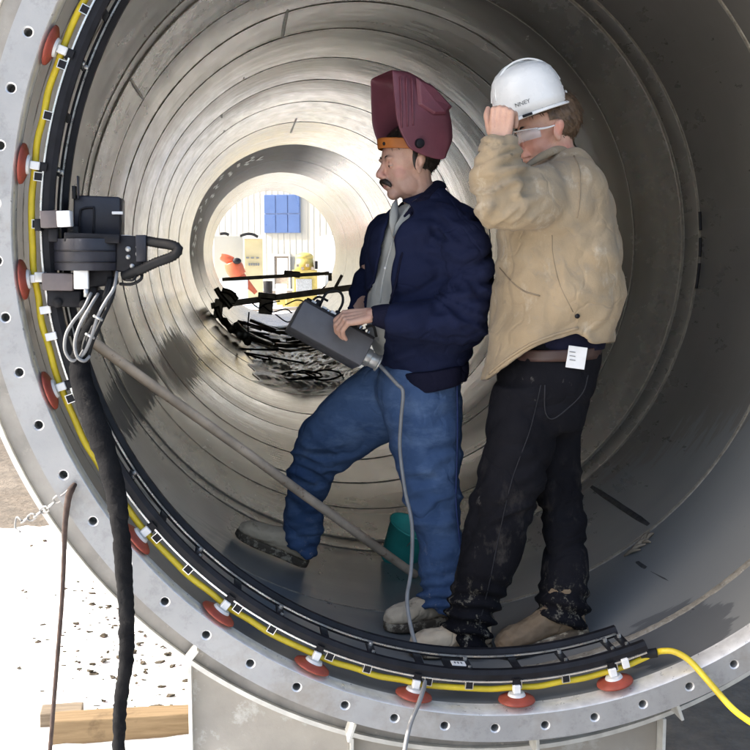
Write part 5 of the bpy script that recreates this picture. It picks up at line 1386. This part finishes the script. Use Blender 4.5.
# trousers
bm = NB()
loft(bm, [(514, 338, 598, 338, YT, .150), (508, 352, 597, 352, YT, .165), (500, 375, 593, 375, YT, .172), (494, 400, 586, 398, YT, .170), (489, 425, 578, 425, .5, .15)], 24, 4)
loft(bm, [(496, 385, 570, 385, .45, .115), (490, 415, 562, 418, .44, .11), (485, 445, 551, 450, .43, .104), (479, 475, 543, 480, .43, .096), (471, 505, 534, 508, .43, .090), (465, 535, 524, 538, .44, .084), (459, 565, 513, 570, .45, .080), (452, 595, 499, 602, .46, .078), (446, 622, 487, 634, .465, .08), (445, 632, 484, 645, .465, .08)], 22, 5)
loft(bm, [(520, 385, 589, 382, .56, .115), (520, 415, 582, 415, .58, .11), (524, 445, 577, 448, .575, .10), (532, 478, 579, 478, .56, .092), (541, 508, 582, 508, .54, .086), (545, 540, 584, 540, .51, .08), (544, 570, 585, 572, .48, .078), (539, 598, 585, 600, .455, .08), (538, 620, 583, 624, .45, .078)], 22, 5)
tr2 = remesh(bm, .0095, 3, 'trousers')
def trf(p, n):
    x, y = proj(p); d = folds(p, (6, 6, 9), 12.4, .013)+folds(p, (13, 13, 16), 1.4, .0022)
    ank = max(0, (y-570)/50); d += .014*min(1, ank)*math.sin(y*.42-x*.08+4*noise.noise(Vector((x*.03, p[1]*4, y*.02))))
    kn = max(0, 1-((y-500)/50)**2); d += .006*kn*(ridge(noise.noise(Vector((x*.03, p[1]*3, y*.06+x*.02))))-.5)*2
    return d
displace(tr2, trf); tro = link('trousers', tr2, M['blackjeans'], m2)
M['thread'] = simple('grey_thread', (.013, .013, .017), .9, 0, .3)
seam(tr2, [(541, 385), (530, 430), (512, 480), (498, 540), (490, 580), (478, 630)], .0016, M['thread'], 'leg_seam', tro)
seam(tr2, [(588, 375), (583, 392), (568, 408), (552, 419), (545, 410), (545, 385)], .0022, M['thread'], 'pocket_stitching', tro)
bm = NB(); loft(bm, [(508, 347, 598, 343, YT, .176), (508, 351, 597.5, 347, YT, .177), (507, 358, 596, 354, YT, .176)], 30, 2); bl = obj('belt', bm, simple('dark_leather_belt', (.05, .025, .02), .5), m2)
P = at(576.5, 357.5, .325); bm = NB(); box(bm, P, (.058, .004, .066), Matrix.Rotation(math.radians(8), 3, 'Y')); tg = obj('tag', bm, M['whitep'], m2, smooth=False, bevel=.001); tg['label'] = 'white paper tag on the belt'
for k in range(3):
    bm = NB(); box(bm, at(572.5, 352+4*k, .3215), (.018, .001, .0022), Matrix.Rotation(math.radians(8), 3, 'Y')); obj('tag_print', bm, M['greycable'], tg, smooth=False)
# dark shirt showing above belt
bm = NB(); loft(bm, [(520, 325, 603, 325, YT, .165), (514, 340, 602, 338, YT, .168), (512, 348, 600, 346, YT, .17)], 24, 3); obj('shirt', bm, M['navyrib'], m2)
# boots
tS = gp(409, 660, .43); hS = gp(490, 658, .47); tS.z -= 0; boot(m2, hS, tS, (0, 0, 1), M['boot'])
tS = gp(498, 651, .40); hS = gp(586, 643, .44); boot(m2, hS, tS, (-.05, 0, 1), M['bootbr'])
